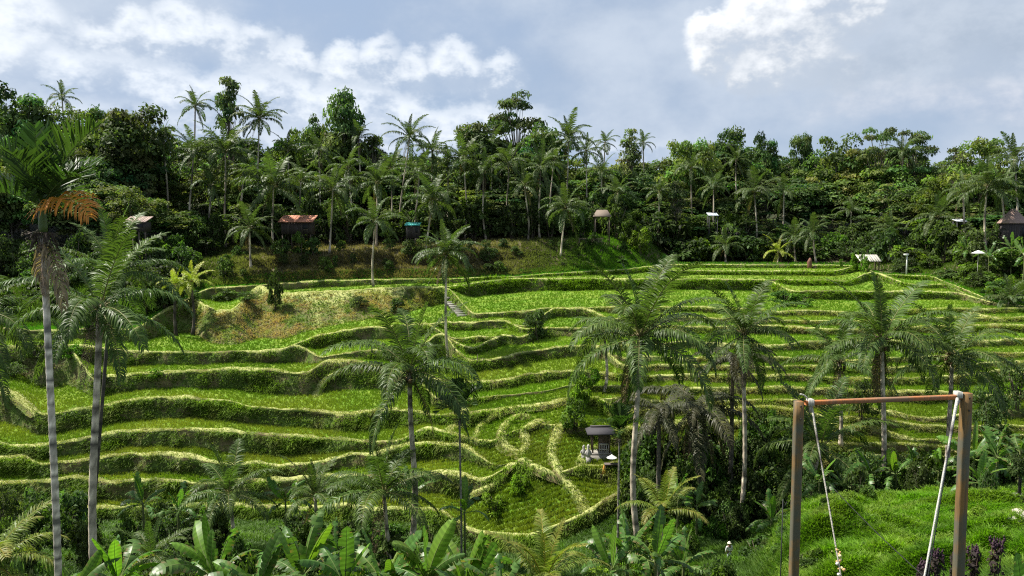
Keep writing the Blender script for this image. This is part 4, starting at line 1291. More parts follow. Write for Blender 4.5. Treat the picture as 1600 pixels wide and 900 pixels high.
# ------------------------------------------------------------------ areca palms
def areca(label, cx, cy, Y, Rpx, bx, seed, nf=9, tr=.095, rich=False):
    r = np.random.default_rng(seed)
    C = UV(cx, cy, Y)
    gx = XC(bx, Y); gz = ground(gx, Y, C.z - 10) - .2
    root = bpy.data.objects.new('areca_palm', None); COL.objects.link(root)
    root.location = (gx, Y, gz)
    tag(root, label, 'palm')
    rel = np.array((C.x - gx, 0, C.z - gz)); L = Rpx * Y / F * 1.05
    link('trunk', trunk_mesh((0, 0, 0), rel - arr(0, 0, L * .34), tr * 1.1, tr * .92, (.05, 0), seed, max(24, int(rel[2] * 9)), 10, (.52, .46, .37) if rich else (.22, .20, .165), (.13, .12, .10), flare=1.25), root)
    mb = MB()
    mb.tube([rel - arr(0, 0, L * .36), rel - arr(0, 0, L * .25), rel - arr(0, 0, L * .1), rel + arr(0, 0, L * .05)], [tr * 1.0, tr * 1.25, tr * 1.05, tr * .5], 10, arr(.11, .15, .04))
    link('crown_shaft', mb.mesh('crown_shaft', M_BANANA, True), root)
    for i in range(nf):
        k = min(4, int(5 * i / nf))
        link('frond', FR_ARECA[k], root, tuple(rel), (r.normal(0, .1), 0, i * 2.4 + seed), L * (1 + r.normal(0, .06)))
    # dark fruiting stalks under the shaft
    mb = MB()
    for i in range(60 if rich else 26):
        th = r.random() * 6.28; d = L * (.08 + .16 * r.random()); z = -L * (.30 + .34 * r.random())
        mb.tube([(0, 0, -L * .33), (d * .6 * math.cos(th), d * .6 * math.sin(th), -L * .34), (d * math.cos(th), d * math.sin(th), z)], [.02, .016, .006], 4, arr(.055, .042, .03))
        mb.ball((d * math.cos(th), d * math.sin(th), z), .035, 5, 4, arr(.05, .045, .022))
    link('fruit_stalks', mb.mesh('fruit_stalks', M_BUILT), root, tuple(rel))
    return root, rel, L
root, rel, L = areca('tall areca palm with white-banded trunk and orange dying frond at far left', 66, 322, 20, 118, 66, 3, 12, .088, True)
og = frond_mesh('dying_frond', 44, 126, 77, nl=34, ll=.46, sag=.55, lw=.026, col=(.46, .19, .035), rcol=(.50, .30, .08), sweep=(25, 55))
link('dying_frond', og, root, tuple(rel - arr(0, 0, L * .12)), (.30, 0, -.30), L * .92)['label'] = 'orange dying frond'
for i, (azd, s) in enumerate(((-.3, .95), (.5, .85), (2.6, .6), (4.2, .75))):
    dd = frond_mesh('dry_frond', -66 - 4 * i, 24, 80 + i, nl=24, ll=.30, sag=.95, lw=.028, col=(.24, .17, .115), rcol=(.28, .20, .13), sweep=(50, 75))
    link('dry_frond', dd, root, tuple(rel - arr(-.05, .05, L * .36)), (0, 0, azd), L * s)['label'] = 'dry brown hanging frond'
areca('thin-stemmed dark areca palm right of the left-centre coconut palm', 718, 640, 50, 44, 718, 5, 11, .07)
areca('small areca palm with drooping crown in front of the shrine', 968, 672, 52, 42, 967, 8, 10, .07)

# ================================================================== forest
SKY = np.array([(-150, 150), (0, 150), (100, 168), (215, 172), (300, 205), (365, 195), (440, 210), (540, 200), (620, 225), (700, 226), (760, 205), (850, 210), (900, 240), (1000, 245), (1060, 240), (1135, 222), (1200, 232), (1300, 226), (1400, 222), (1450, 240), (1520, 236), (1600, 252), (1750, 250)], float)
SKYT = [ # label, column, top row, width in px, depth behind rim, kind
 ('dark domed tree at the far left skyline', 38, 126, 108, 52, 'dense'), ('wide dark tree mass left of the leftmost skyline palm', 216, 152, 118, 44, 'dense'),
 ('mid-green tree between the two dark trees on the left skyline', 130, 158, 96, 56, 'broad'), ('small green tree left of the wide dark mass', 172, 165, 60, 60, 'broad'),
 ('sparse conical tree standing highest on the left skyline', 363, 120, 62, 46, 'sparse'), ('light green tree right of the tall skyline palm', 458, 192, 70, 50, 'lime'),
 ('tall dark round-headed tree left of centre on the skyline', 541, 136, 72, 48, 'dense'), ('slim dark tree beside the tall round-headed tree', 492, 180, 50, 50, 'dense'),
 ('pale leafy tree right of the tall round-headed tree', 586, 206, 70, 46, 'sparse'), ('round dark green tree left of the spreading tree', 752, 176, 92, 46, 'dense'),
 ('spreading open-branched tree highest at the centre of the skyline', 808, 140, 104, 56, 'umbrella'), ('dark tree beneath the spreading tree', 850, 192, 80, 44, 'dense'),
 ('sparse upright tree right of the central palms', 982, 202, 56, 48, 'sparse'), ('yellowish feathery tree at the centre right skyline', 1062, 216, 74, 46, 'broad'),
 ('dark leaning-crowned tree at the centre right skyline', 1136, 198, 66, 52, 'dense'), ('low round tree left of the dark leaning-crowned tree', 1096, 216, 60, 44, 'broad'),
 ('small dark dome between two taller trees on the right skyline', 1192, 203, 44, 56, 'dense'), ('narrow dark tree tip on the right skyline', 1250, 197, 40, 58, 'dense'),
 ('broad green tree left of the flat-topped trees', 1302, 207, 88, 48, 'broad'), ('left one of the flat-topped trees on the right skyline', 1368, 196, 86, 52, 'umbrella'),
 ('right one of the flat-topped trees on the right skyline', 1420, 198, 80, 56, 'umbrella'), ('tall mixed tree near the right end of the skyline', 1528, 212, 92, 46, 'broad'),
 ('dark flat tree left of the tall mixed tree at right', 1486, 226, 70, 52, 'umbrella'), ('tree at the right picture edge under the dark palm', 1606, 250, 76, 44, 'dense'),
 ('bright yellow-green tree glowing in the right forest', 1456, 262, 64, 34, 'lime'), ('pale tree with white stem left of the top field', 1056, 282, 58, 22, 'sparse')]
def placetree(lb, px, top, wpx, t, kind, seed, group=None):
    Y = Yt(px, t)
    x = XC(px, Y)
    gz = ground(x, Y, 10)
    H = float(U(px, top, Y)[2]) - gz
    H = max(H, 4.0)
    wrel = {'dense': .72, 'broad': .84, 'sparse': .56, 'umbrella': .96, 'lime': .80}[kind]
    return tree(lb, x, Y, H * 1.0, wpx * Y / F / wrel, kind, seed, group)
for i, s in enumerate(SKYT):
    placetree(*s, 500 + i, 'trees standing out on the skyline')
rr = random.Random(21)
FILL = [  # depth behind the rim, rows below the skyline, spacing px, label
 (66, (0, 22), 38, 'tree just under the skyline'),
 (52, (18, 52), 38, 'tree high in the forest wall'),
 (40, (48, 90), 38, 'tree midway up the forest wall'),
 (28, (92, 128), 42, 'tree low in the forest edge')]
ti = 0
for t, (d0, d1), spc, lb in FILL:
    px = -130 + rr.random() * 20
    while px < 1740:
        sk = float(np.interp(px, SKY[:, 0], SKY[:, 1]))
        top = sk + rr.uniform(d0, d1)
        tt = t + rr.uniform(-4, 5)
        if 330 < px < 1000 and t < 34: tt += 4
        if top < 345:
            kind = rr.choices(['dense', 'broad', 'sparse', 'umbrella', 'lime'], [5, 4, 1.4, .8, .7] if px < 1000 else [3.2, 5, 1.2, 1.0, .5])[0]
            placetree(f'{TADJ[kind]} {lb}', px, top, rr.uniform(66, 116) * (.8 if kind == 'sparse' else 1), tt, kind, 700 + ti, lb.replace('tree', 'trees', 1))
            ti += 1
        px += spc * rr.uniform(.7, 1.3)

# undergrowth along the foot of the forest
LBU = 'bush at the forest foot'
px = -120
while px < 1730:
    for t in (19, 25):
        if 345 < px < 790 and t < 22: continue
        Y = Yt(px, t + rr.uniform(-2, 3)); x = XC(px, Y)
        w = rr.uniform(22, 40) * Y / F; h = rr.uniform(26, 60) * Y / F
        kk = rr.choice(['dark', 'dark', 'fine', 'mid']); shrub(f'{SADJ[kk]} {LBU}', x, Y, w, h, kk, int(px) + t, 'bushes at the foot of the far forest', name='forest_bush', cat='bush')
    px += rr.uniform(24, 36)
LBL = 'bush on the dark left slope'
for i in range(34):
    px = rr.uniform(-100, 330); t = rr.uniform(1, 17)
    Y = Yt(px, t); x = XC(px, Y)
    kk = rr.choice(['dark', 'fine', 'dark', 'mid']); shrub(f'{SADJ[kk]} {LBL}', x, Y, rr.uniform(20, 40) * Y / F, rr.uniform(25, 48) * Y / F, kk, 60 + i, 'bushes on the left slope', name='slope_bush', cat='bush')
LBR = 'bush on the green right slope'
for i in range(30):
    px = rr.uniform(1395, 1720); t = rr.uniform(2, 18)
    Y = Yt(px, t); x = XC(px, Y)
    kk = rr.choice(['mid', 'mid', 'dark', 'lime', 'fine']); shrub(f'{SADJ[kk]} {LBR}', x, Y, rr.uniform(16, 30) * Y / F, rr.uniform(14, 30) * Y / F, kk, 160 + i, 'bushes on the right slope', name='slope_bush', cat='bush')
for i, (px, t, w, h, k, lb) in enumerate([
    (1090, 17, 40, 34, 'lime', 'bright lime bush at the left back corner of the top field'), (1060, 16, 30, 24, 'mid', 'low green bush left of the lime bush by the top field'),
    (1120, 17, 34, 22, 'lime', 'bright lime bush behind the starry palm'), (1195, 16, 26, 22, 'mid', 'small round bush at the back of the top field'),
    (985, 12, 34, 40, 'mid', 'leafy bush on the green bank right of the thatched shelter'), (1000, 8, 36, 40, 'lime', 'yellow-green bush on the steep green bank'),
    (470, 10, 24, 34, 'mid', 'leafy bush in front of the orange-roofed hut'), (660, 9, 34, 26, 'fine', 'reddish-green bush below the teal roof'),
    (350, 5, 30, 26, 'mid', 'leafy bush at the left end of the brown bank'), (760, 7, 28, 22, 'fine', 'bush at the right end of the brown bank'), (610, 12, 22, 18, 'fine', 'small bush on the brown bank edge under the palms'),
    (440, 10, 30, 26, 'dark', 'dark bush at the left corner of the orange-roofed hut'), (490, 10, 26, 26, 'dark', 'dark bush at the right corner of the orange-roofed hut'), (640, 9, 26, 26, 'dark', 'dark bush in front of the teal-roofed shed'), (224, 8, 62, 62, 'fine', 'dark bush in front of the pale pinkish roof at left'), (925, 9, 20, 20, 'mid', 'bush under the bamboo railing')]):
    Y = Yt(px, t); shrub(lb, XC(px, Y), Y, w * Y / F * .6, h * Y / F, k, 260 + i)
# far bananas by the right forest edge
for i, (px, top, t) in enumerate([(1510, 372, 16), (1545, 380, 14), (1580, 366, 16), (1470, 385, 17), (1600, 376, 13), (1440, 372, 24), (1180, 392, 17)]):
    banana('far banana plant', px, top, Yt(px, t), 3.0, 8, 300 + i, 'far banana plants')

# ================================================================== shrubs on the terraces and in the valley
for i, (px, py, w, h, k, lb) in enumerate([
    (430, 485, 24, 62, 'dark', 'tall narrow dark bush on the upper left terrace'), (838, 532, 40, 44, 'dark', 'dark round bush on the terraces right of the hooked rim'),
    (905, 640, 34, 64, 'lime', 'bright leafy bush above the shrine'), (898, 672, 44, 46, 'mid', 'dense green bush left of the shrine roof'),
    (925, 610, 26, 30, 'lime', 'small lime bush on the rim right of the field steps'), (812, 772, 30, 34, 'lime', 'yellow-green hanging bush on the bank of the big paddy'),
    (772, 805, 40, 34, 'lime', 'shaggy green bush at the left foot of the big paddy'), (1545, 690, 70, 80, 'fine', 'fine-leaved dark tree-like bush right of the swing post'),
    (1590, 640, 60, 74, 'fine', 'fine-leaved bush at the right edge above the bananas'), (1345, 655, 50, 60, 'fine', 'grey-green fine-leaved bush behind the swing rope'),
    (1250, 480, 40, 20, 'lime', 'low leafy plants on the upper right terrace'), (1225, 478, 40, 22, 'mid', 'low green bush on the upper right terrace'),
    (300, 468, 28, 14, 'mid', 'low bush between the two small upper left fields'), (350, 470, 36, 18, 'mid', 'rounded hedge between the small upper left fields'), (385, 472, 32, 16, 'fine', 'rough hedge at the right of the small upper left fields'),
    (140, 520, 40, 26, 'mid', 'low bush on the rim below the leaning palm'), (60, 560, 54, 26, 'mid', 'wild bush on the left bank beside the areca trunk'), (20, 590, 40, 22, 'fine', 'low wild bush at the left picture edge bank'),
    (110, 560, 34, 24, 'lime', 'light bush on the left bank right of the areca trunk'), (160, 600, 30, 20, 'mid', 'leafy tuft at the left end of the long bank'), (245, 600, 22, 16, 'lime', 'light fern tuft hanging on the long bank'),
    (560, 480, 30, 18, 'fine', 'dark ragged bush on the straw bank'), (620, 488, 26, 20, 'dark', 'dark ragged bush near the bank steps')]):
    P = hit(px, py)
    if P is None: continue
    shrub(lb, P.x, P.y, w * P.y / F * .62, h * P.y / F, k, 400 + i)
LBV = 'shrub in the lower left undergrowth'
for i in range(64):
    px = rr.uniform(-60, 690); Y = rr.uniform(40, 66)
    x = XC(px, Y); k = rr.choice(['dark', 'dark', 'mid', 'fine', 'mid'])
    w = rr.uniform(1.0, 1.9); h = rr.uniform(1.6, 3.2) * (1.15 if px < 330 else .85)
    shrub(f'{SADJ[k]} {LBV}', x, Y, w, h, k, 500 + i, 'shrubs in the lower left undergrowth', name='undergrowth_shrub')
LBW = 'shrub in the shaded gully'
for i in range(46):
    px = rr.uniform(985, 1260); Y = rr.uniform(56, 70)
    x = XC(px, Y)
    kk = rr.choice(['dark', 'dark', 'fine', 'mid']); shrub(f'{SADJ[kk]} {LBW}', x, Y, rr.uniform(1.0, 1.9), rr.uniform(1.6, 3.4), kk, 600 + i, 'shrubs in the stream gully', name='gully_shrub')
LBX = 'shrub near the farmer'
for i in range(30):
    px = rr.uniform(930, 1215); Y = rr.uniform(44, 58)
    if 1095 < px < 1185 and Y < 55: continue
    x = XC(px, Y)
    kk = rr.choice(['lime', 'lime', 'mid', 'lime', 'mid']); shrub(f'{SADJ[kk]} {LBX}', x, Y, rr.uniform(.8, 1.4), rr.uniform(1.0, 2.0), kk, 700 + i, 'shrubs near the farmer', name='slope_shrub')
LBY = 'weed clump on the slope'
for i in range(60):
    px = rr.uniform(1200, 1640); Y = rr.uniform(26, 48)
    x = XC(px, Y)
    kk = rr.choice(['lime', 'mid', 'mid', 'fine']); shrub(f'{SADJ[kk]} {LBY}', x, Y, rr.uniform(.3, .8), rr.uniform(.35, .9), kk, 800 + i, 'weed clumps on the lush slope', name='weed_clump', cat='weeds')
LBZ = 'shrub behind the lush slope'
for i in range(34):
    px = rr.uniform(1230, 1660); Y = rr.uniform(50, 60)
    x = XC(px, Y)
    kk = rr.choice(['dark', 'dark', 'mid', 'fine']); shrub(f'{SADJ[kk]} {LBZ}', x, Y, rr.uniform(1.0, 1.7), rr.uniform(1.8, 3.2), kk, 900 + i, 'shrubs behind the swing', name='valley_shrub')
LBQ = 'shrub at the bottom edge'
for i in range(24):
    px = rr.uniform(-60, 1180); Y = rr.uniform(26, 38)
    x = XC(px, Y)
    kk = rr.choice(['dark', 'mid', 'fine', 'mid']); shrub(f'{SADJ[kk]} {LBQ}', x, Y, rr.uniform(.8, 1.5), rr.uniform(1.6, 3.0), kk, 950 + i, 'shrubs at the bottom edge', name='foreground_shrub')

LBG = 'tall bush massed in the gully'
for i in range(34):
    px = rr.uniform(985, 1262); Y = rr.uniform(62, 73)
    x = XC(px, Y); kk = rr.choice(['dark', 'dark', 'fine', 'mid'])
    shrub(f'{SADJ[kk]} {LBG}', x, Y, rr.uniform(1.3, 2.2), rr.uniform(2.8, 4.6), kk, 1000 + i, 'tall bushes in the gully', name='gully_bush', cat='bush')
LBH = 'tall bush behind the swing'
for i in range(22):
    px = rr.uniform(1250, 1640); Y = rr.uniform(58, 66)
    x = XC(px, Y); kk = rr.choice(['dark', 'fine', 'fine', 'mid'])
    shrub(f'{SADJ[kk]} {LBH}', x, Y, rr.uniform(1.2, 1.9), rr.uniform(2.4, 3.8), kk, 1100 + i, 'tall bushes behind the swing', name='valley_bush', cat='bush')
LBK = 'bush on the brown bank'
for i in range(40):
    px = rr.uniform(345, 1010); t = rr.uniform(3.5, 13)
    Y = Yt(px, t); x = XC(px, Y); kk = rr.choice(['dark', 'fine', 'mid', 'fine'])
    shrub(f'{SADJ[kk]} {LBK}', x, Y, rr.uniform(.7, 1.6), rr.uniform(.8, 2.2), kk, 1200 + i, 'bushes on the brown bank', name='bank_bush', cat='bush')
LBM = 'undergrowth bush between banana plants'
for i in range(30):
    px = rr.uniform(-40, 960); Y = rr.uniform(23, 30)
    x = XC(px, Y); kk = rr.choice(['dark', 'mid', 'fine', 'lime', 'mid'])
    shrub(f'{SADJ[kk]} {LBM}', x, Y, rr.uniform(.6, 1.1), rr.uniform(2.0, 3.4), kk, 1300 + i, 'undergrowth between the bananas', name='undergrowth_bush', cat='bush')
# bananas in the foreground and the valley
BANS = [ # column, top row, distance, leaf length, leaves, phrase
 (92, 842, 21, 1.9, 8, 'banana plant beside the areca trunk at the bottom left'), (165, 818, 22, 2.0, 9, 'banana plant at the foot of the leaning palm'),
 (322, 800, 21, 2.3, 9, 'large-leaved banana plant right of the small feathery palm'), (392, 822, 20, 2.1, 9, 'banana plant at the bottom below the low palm clump'),
 (462, 800, 22, 2.3, 10, 'banana plant in the middle of the bottom left clump'), (530, 812, 21, 2.2, 9, 'banana plant left of the left-centre white trunk'),
 (596, 815, 22, 2.3, 9, 'banana plant at the foot of the left-centre white trunk'), (662, 800, 21, 2.4, 10, 'banana plant with tallest upright leaves at the bottom centre'),
 (722, 818, 22, 2.3, 9, 'banana plant at the right end of the bottom row'), (780, 850, 20, 2.2, 7, 'banana plant below the big paddy'),
 (724, 758, 50, 2.4, 9, 'banana plant by the thin areca stem below the paddies'), (438, 742, 54, 2.4, 9, 'banana plant among the low palms at the lower left'),
 (210, 752, 50, 2.0, 8, 'small banana plant right of the leaning trunk'), (266, 762, 48, 2.0, 8, 'small banana plant left of the low palm clump'), (310, 772, 46, 1.9, 7, 'small banana plant touching the low palm clump'),
 (520, 822, 40, 2.0, 8, 'banana plant behind the bottom left clump'), (640, 738, 54, 2.0, 7, 'banana plant behind the left-centre white trunk'),
 (985, 806, 34, 2.3, 10, 'large banana plant left of the farmer at the bottom'), (1030, 815, 33, 2.3, 10, 'large banana plant at the foot of the tallest central palm'), (1075, 830, 36, 2.2, 9, 'large banana plant nearest the farmer'),
 (960, 835, 33, 2.1, 8, 'banana plant at the left of the bottom centre clump'), (1065, 742, 58, 2.2, 8, 'banana plant in the shade right of the tallest central trunk'), (1095, 760, 56, 2.0, 8, 'banana plant left of the slim white trunk'),
 (1215, 778, 50, 2.0, 8, 'banana plant left of the left swing post'), (1290, 715, 52, 2.1, 8, 'banana plant just right of the left swing post'), (1330, 722, 53, 2.2, 9, 'dark banana plant left of the group behind the swing'),
 (1372, 700, 54, 2.4, 9, 'banana plant at the foot of the nut-bearing palm'), (1412, 702, 53, 2.3, 9, 'banana plant in the middle of the group behind the swing'), (1452, 708, 54, 2.3, 9, 'banana plant left of the right swing post'), (1480, 700, 55, 2.2, 8, 'banana plant half hidden behind the right swing post'),
 (1535, 672, 50, 2.5, 10, 'banana plant right of the right swing post'), (1572, 668, 49, 2.5, 10, 'banana plant near the right picture edge'), (1608, 660, 50, 2.5, 9, 'banana plant cut by the right picture edge'), (1545, 715, 46, 2.0, 8, 'low banana plant right of the right swing post')]
for i, (px, top, Y, Lf, nl, lb) in enumerate(BANS):
    banana(lb, px, top + (26 if Y < 25 else 0), Y, Lf * (.82 if Y < 25 else 1), nl + (2 if Y < 25 else 0), 20 + i, 'banana plants in the valley', spread=5.4 if Y < 25 else 6)
# ================================================================== built things
def root_at(name, loc, label, cat, group=None, rz=0.0):
    o = bpy.data.objects.new(name, None); COL.objects.link(o)
    o.location = loc; o.rotation_euler = (0, 0, rz)
    tag(o, label, cat, group)
    return o
def part(root, name, mb, mat=None, smoothed=False, **kw):
    return link(name, mb.mesh(name, mat or M_BUILT, smoothed), root, **kw)

# ------------------------------------------------------------------ swing frame
def woodmat():
    m, g = newmat('swing_wood')
    tcn = g.node('ShaderNodeTexCoord')
    mp = g.node('ShaderNodeMapping', {'Vector': tcn.outputs['Object'], 'Scale': (14, 14, .8)})
    n1 = g.noise(mp.outputs[0], 2.2, 7.0, 0.65, 0.6)
    n2 = g.noise(tcn.outputs['Object'], 1.3, 5.0, 0.6)
    c = g.mix(g.ss(n1, .35, .68), (.36, .185, .065), (.17, .105, .05))
    c = g.mix(g.ss(n2, .40, .58), c, (.155, .135, .10))
    at = g.node('ShaderNodeAttribute', attribute_name='col')
    c = g.mix(1.0, c, at.outputs['Color'], 'MULTIPLY')
    bp = g.node('ShaderNodeBump', {'Strength': .6, 'Distance': .01, 'Height': n1})
    pb = g.node('ShaderNodeBsdfPrincipled', {'Base Color': c, 'Roughness': .75, 'Specular IOR Level': .25, 'Normal': bp.outputs[0]})
    g.node('ShaderNodeOutputMaterial', {'Surface': pb.outputs[0]})
    return m
M_WOOD = woodmat()
def timber(mb, a, b, w, d, seed, n=14, post=True):
    """squared timber with slightly worn, wavering edges"""
    r = np.random.default_rng(seed)
    a, b = arr(*a), arr(*b)
    T = nrm(b - a)
    S = nrm(np.cross(T, arr(0, 1, 0))); Dp = np.cross(T, S)
    t = np.linspace(0, 1, n)
    prof8 = [(-1, -.8), (-.8, -1), (.8, -1), (1, -.8), (1, .8), (.8, 1), (-.8, 1), (-1, .8)]
    V = []
    for q in t:
        p = a + (b - a) * q
        for u, v in prof8:
            V.append(p + S * (u * w * .5 * (1 + .03 * r.normal())) + Dp * (v * d * .5 * (1 + .03 * r.normal())))
    Q = [(i * 8 + j, i * 8 + (j + 1) % 8, (i + 1) * 8 + (j + 1) % 8, (i + 1) * 8 + j) for i in range(n - 1) for j in range(8)]
    for e in (0, (n - 1) * 8):
        Q += [(e, e + 1, e + 2, e + 3), (e, e + 3, e + 4, e + 7), (e + 4, e + 5, e + 6, e + 7)]
    cw = np.array([(1.35, .98, .66) if u < -.9 else (.62, .68, .66) for u, v in prof8]) if post else np.ones((8, 3)) * arr(1.15, .78, .62)  # sun and shade put into post colour: one face lit orange, others greyed
    return mb.add(V, Q, np.tile(cw, (n, 1)))
YS = 13.5
TL, TR = UV(1248, 627, YS), UV(1510, 614, YS + .15)
gl, gr = ground(TL.x, TL.y), ground(TR.x, TR.y)
sw = root_at('timber_swing', (TL.x, TL.y, gl), 'big timber swing with two posts and a beam at the lower right', 'swing')
O = arr(TL.x, TL.y, gl)
def rl(v): return arr(*v) - O
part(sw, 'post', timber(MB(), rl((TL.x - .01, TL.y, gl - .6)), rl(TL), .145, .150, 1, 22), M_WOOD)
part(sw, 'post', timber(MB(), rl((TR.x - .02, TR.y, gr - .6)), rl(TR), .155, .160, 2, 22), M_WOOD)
bl = UV(1252, 629.5, YS); br_ = UV(1502, 620, YS + .15)
beam = part(sw, 'cross_beam', timber(MB(), rl(bl + Vector((.07, 0, 0))), rl(br_ - Vector((.02, 0, 0))), .075, .10, 3, 18, False), M_WOOD)
for (px, py, yy) in ((1266, 640, YS), (1497, 628, YS + .15)):
    c = rl(UV(px, py - 12, yy))
    mb = MB()
    for q in range(5):                       # turns of webbing round the beam
        w0 = -.050 + q * .020
        mb.box(c + arr(w0, -.068, -.060), c + arr(w0 + .018, .068, .052 + .003 * (q % 2)), arr(.40, .385, .34) * (1 - .12 * (q % 2)))
    mb.tube([c + arr(0, 0, -.058), c + arr(.005, -.01, -.12), c + arr(0, 0, -.19)], [.034, .030, .022], 7, arr(.36, .34, .30))
    part(beam, 'strap_wrap', mb)
posts_ = [o for o in sw.children if o.name.startswith('post')]
for pst, tp in zip(posts_, (TL, TR)):
    for dz_ in (.07, .30):
        mb = MB(); c = rl(tp) + arr(.01, -.083, -dz_)
        mb.tube([c, c + arr(0, -.018, 0)], [.016, .016], 6, arr(.05, .045, .04)); part(pst, 'bolt', mb)
M_ROPE = attrmat('rope', .9, .1, .8, 40.0, .3)
def rope(name, label, cat, A, B, rad, colr, sag=0.0, beads=None, parts=()):
    A, B = arr(*A), arr(*B)
    t = np.linspace(0, 1, 26)
    P = (B - A)[None] * t[:, None]
    P[:, 2] -= sag * np.sin(math.pi * t)
    mb = MB()
    rd = np.full(26, rad) * np.where(t < .16, 1.5, 1.0) * (1 + .10 * np.sin(np.arange(26) * 2.1)) if beads else np.full(26, rad)
    cc = np.tile(arr(*colr), (26, 1))
    if beads: cc[3:6:2] = arr(.06, .05, .05)
    mb.tube(P, rd, 6, np.vstack([np.repeat(cc, 6, 0), cc[:1], cc[-1:]]))
    o = link(name, mb.mesh(name, M_ROPE, True), sw, tuple(A - O))
    o['label'] = label
    return o
SeatL, SeatR = UV(1352, 1120, 11.0), UV(1404, 1120, 11.0)
rope('rope', 'pale grey rope hanging from the left end of the swing beam', 'rope', UV(1268, 634, YS), SeatL, .013, (.36, .34, .29), 0, True)
rope('rope', 'thick white rope hanging from the right end of the swing beam', 'rope', UV(1496, 622, YS), SeatR, .017, (.44, .43, .38), 0, True)
rope('cable', 'thin dark cable beside the white swing rope', 'cable', UV(1494, 636, YS), UV(1440, 960, YS - 1), .009, (.025, .03, .03))
rope('cable', 'thin dark cable running diagonally between the swing ropes', 'cable', UV(1296, 756, 19.0), UV(1448, 905, 13.0), .008, (.03, .03, .03), .05)
rope('cable', 'pale rope end looped over the left swing post', 'cable', UV(1250, 616, YS), UV(1268, 634, YS), .014, (.52, .50, .44), -.06)
fl = MB()
r_ = np.random.default_rng(9)
d_ = arr(*(SeatL - UV(1268, 634, YS)))
for i in range(46):
    q = .50 + .26 * r_.random() ** 1.5
    fl.ball(d_ * q + r_.normal(0, .035, 3), .014 + .016 * r_.random(), 5, 4, [arr(.60, .55, .28), arr(.62, .62, .55), arr(.45, .28, .12), arr(.20, .24, .06)][i % 4])
o = link('flower_garland', fl.mesh('flower_garland', M_BUILT), None, tuple(UV(1268, 634, YS)))
tag(o, 'garland of cream flowers tied round the left swing rope', 'garland')
sb = MB(); sb.box((-.05, -.18, -.04), (SeatR.x - SeatL.x + .05, .18, .0), arr(1, 1, 1))
link('seat', sb.mesh('seat', M_WOOD), sw, tuple(arr(*SeatL) - O))
mb = MB()
P0 = UV(1222, 780, 24.0); gz = ground(P0.x, P0.y)
mb.tube([(0, 0, 0), (.02, 0, (P0.z - gz) * .5), (0.03, 0, P0.z - gz)], [.022, .02, .016], 5, arr(.03, .032, .03))
mb.tube([(0.03, 0, (P0.z - gz) * .92), (.16, 0, (P0.z - gz) * .98)], [.012, .008], 4, arr(.03, .032, .03))
o = link('thin_pole', mb.mesh('thin_pole', M_BUILT), None, (P0.x, P0.y, gz)); tag(o, 'thin dark pole standing left of the left swing post', 'pole')

# purple cockscomb plants along the bottom right
for i, (px, py, s, lb) in enumerate([(1462, 905, .9, 'dark purple flower spike plant left of the right swing post at the bottom'), (1482, 890, .85, 'dark purple flower spike plant touching the right swing post'), (1512, 885, .6, 'small brown flower spike plant just right of the right swing post'),
                                     (1543, 878, 1.0, 'dark purple flower spike plant between the right post and the picture edge'), (1577, 868, 1.15, 'largest dark purple flower spike plant near the right edge')]):
    Y = 20.0
    x = XC(px, Y); gz = ground(x, Y)
    zt = float(U(px, py - 22, Y)[2])
    h = max(.6, zt - gz)
    rt = root_at('flower_plant', (x, Y, gz), lb, 'flower plant', 'purple flower plants')
    r_ = np.random.default_rng(i + 40)
    st, bl_, sp_ = MB(), MB(), MB()
    for k in range(9):
        th = r_.random() * 6.28; d = .22 * r_.random() * s
        top = arr(d * math.cos(th), d * math.sin(th), h * (.88 + .16 * r_.random()))
        st.tube([(0, 0, -.1), top * arr(.5, .5, .5), top], [.012, .010, .006], 4, arr(.10, .06, .05))
        for q in range(6):
            sp_.ball(top + arr(.012 * r_.normal(), .012 * r_.normal(), -.04 + .035 * q), (.045 - .005 * q, .045 - .005 * q, .04), 5, 4, arr(.035, .018, .026) * (1 + .4 * r_.random()))
        for q in range(14):
            bz = h * (.45 + .5 * r_.random()); a = r_.random() * 6.28
            bl_.add(*leaves(arr([d * .6 * math.cos(th) + .1 * math.cos(a), d * .6 * math.sin(th) + .1 * math.sin(a), bz]), nrm(arr([math.cos(a), math.sin(a), .7])), .075, arr([.040, .030, .026]), .45))
    part(rt, 'stem', st); part(rt, 'flower_spikes', sp_); part(rt, 'leaves', bl_, M_LEAF)
# one big leaf reaching into the bottom right corner
banana('broad-leaved plant reaching into the bottom right corner', 1625, 872, 15.0, 1.5, 5, 77)
# dark slim planter tree with pot at the right picture edge
P = UV(1590, 800, 40.0); gz = ground(P.x, P.y)
rt = root_at('potted_tree', (P.x, P.y, gz), 'slim dark potted tree at the right picture edge', 'potted tree')
mb = MB(); mb.tube([(0, 0, -.1), (.02, 0, .9), (-.03, 0, 1.9)], [.06, .05, .03], 6, arr(.04, .035, .03)); mb.tube([(.12, .05, -.1), (.10, 0, .8), (.12, 0, 1.6)], [.045, .04, .02], 6, arr(.04, .035, .03)); part(rt, 'trunk', mb)
link('foliage', SHRUB['dark'][0], rt, (0, 0, 1.3), None, (.7, .7, 1.2))
mb = MB(); mb.tube([(0, 0, -.15), (0, 0, .1), (0, 0, .35), (0, 0, .38)], [.22, .30, .34, .30], 10, arr(.16, .15, .13)); part(rt, 'pot', mb)
shrub('dark red-leaved bush at the right edge above the potted tree', P.x - .3, P.y + 2, .7, 2.4, 'dark', 3)
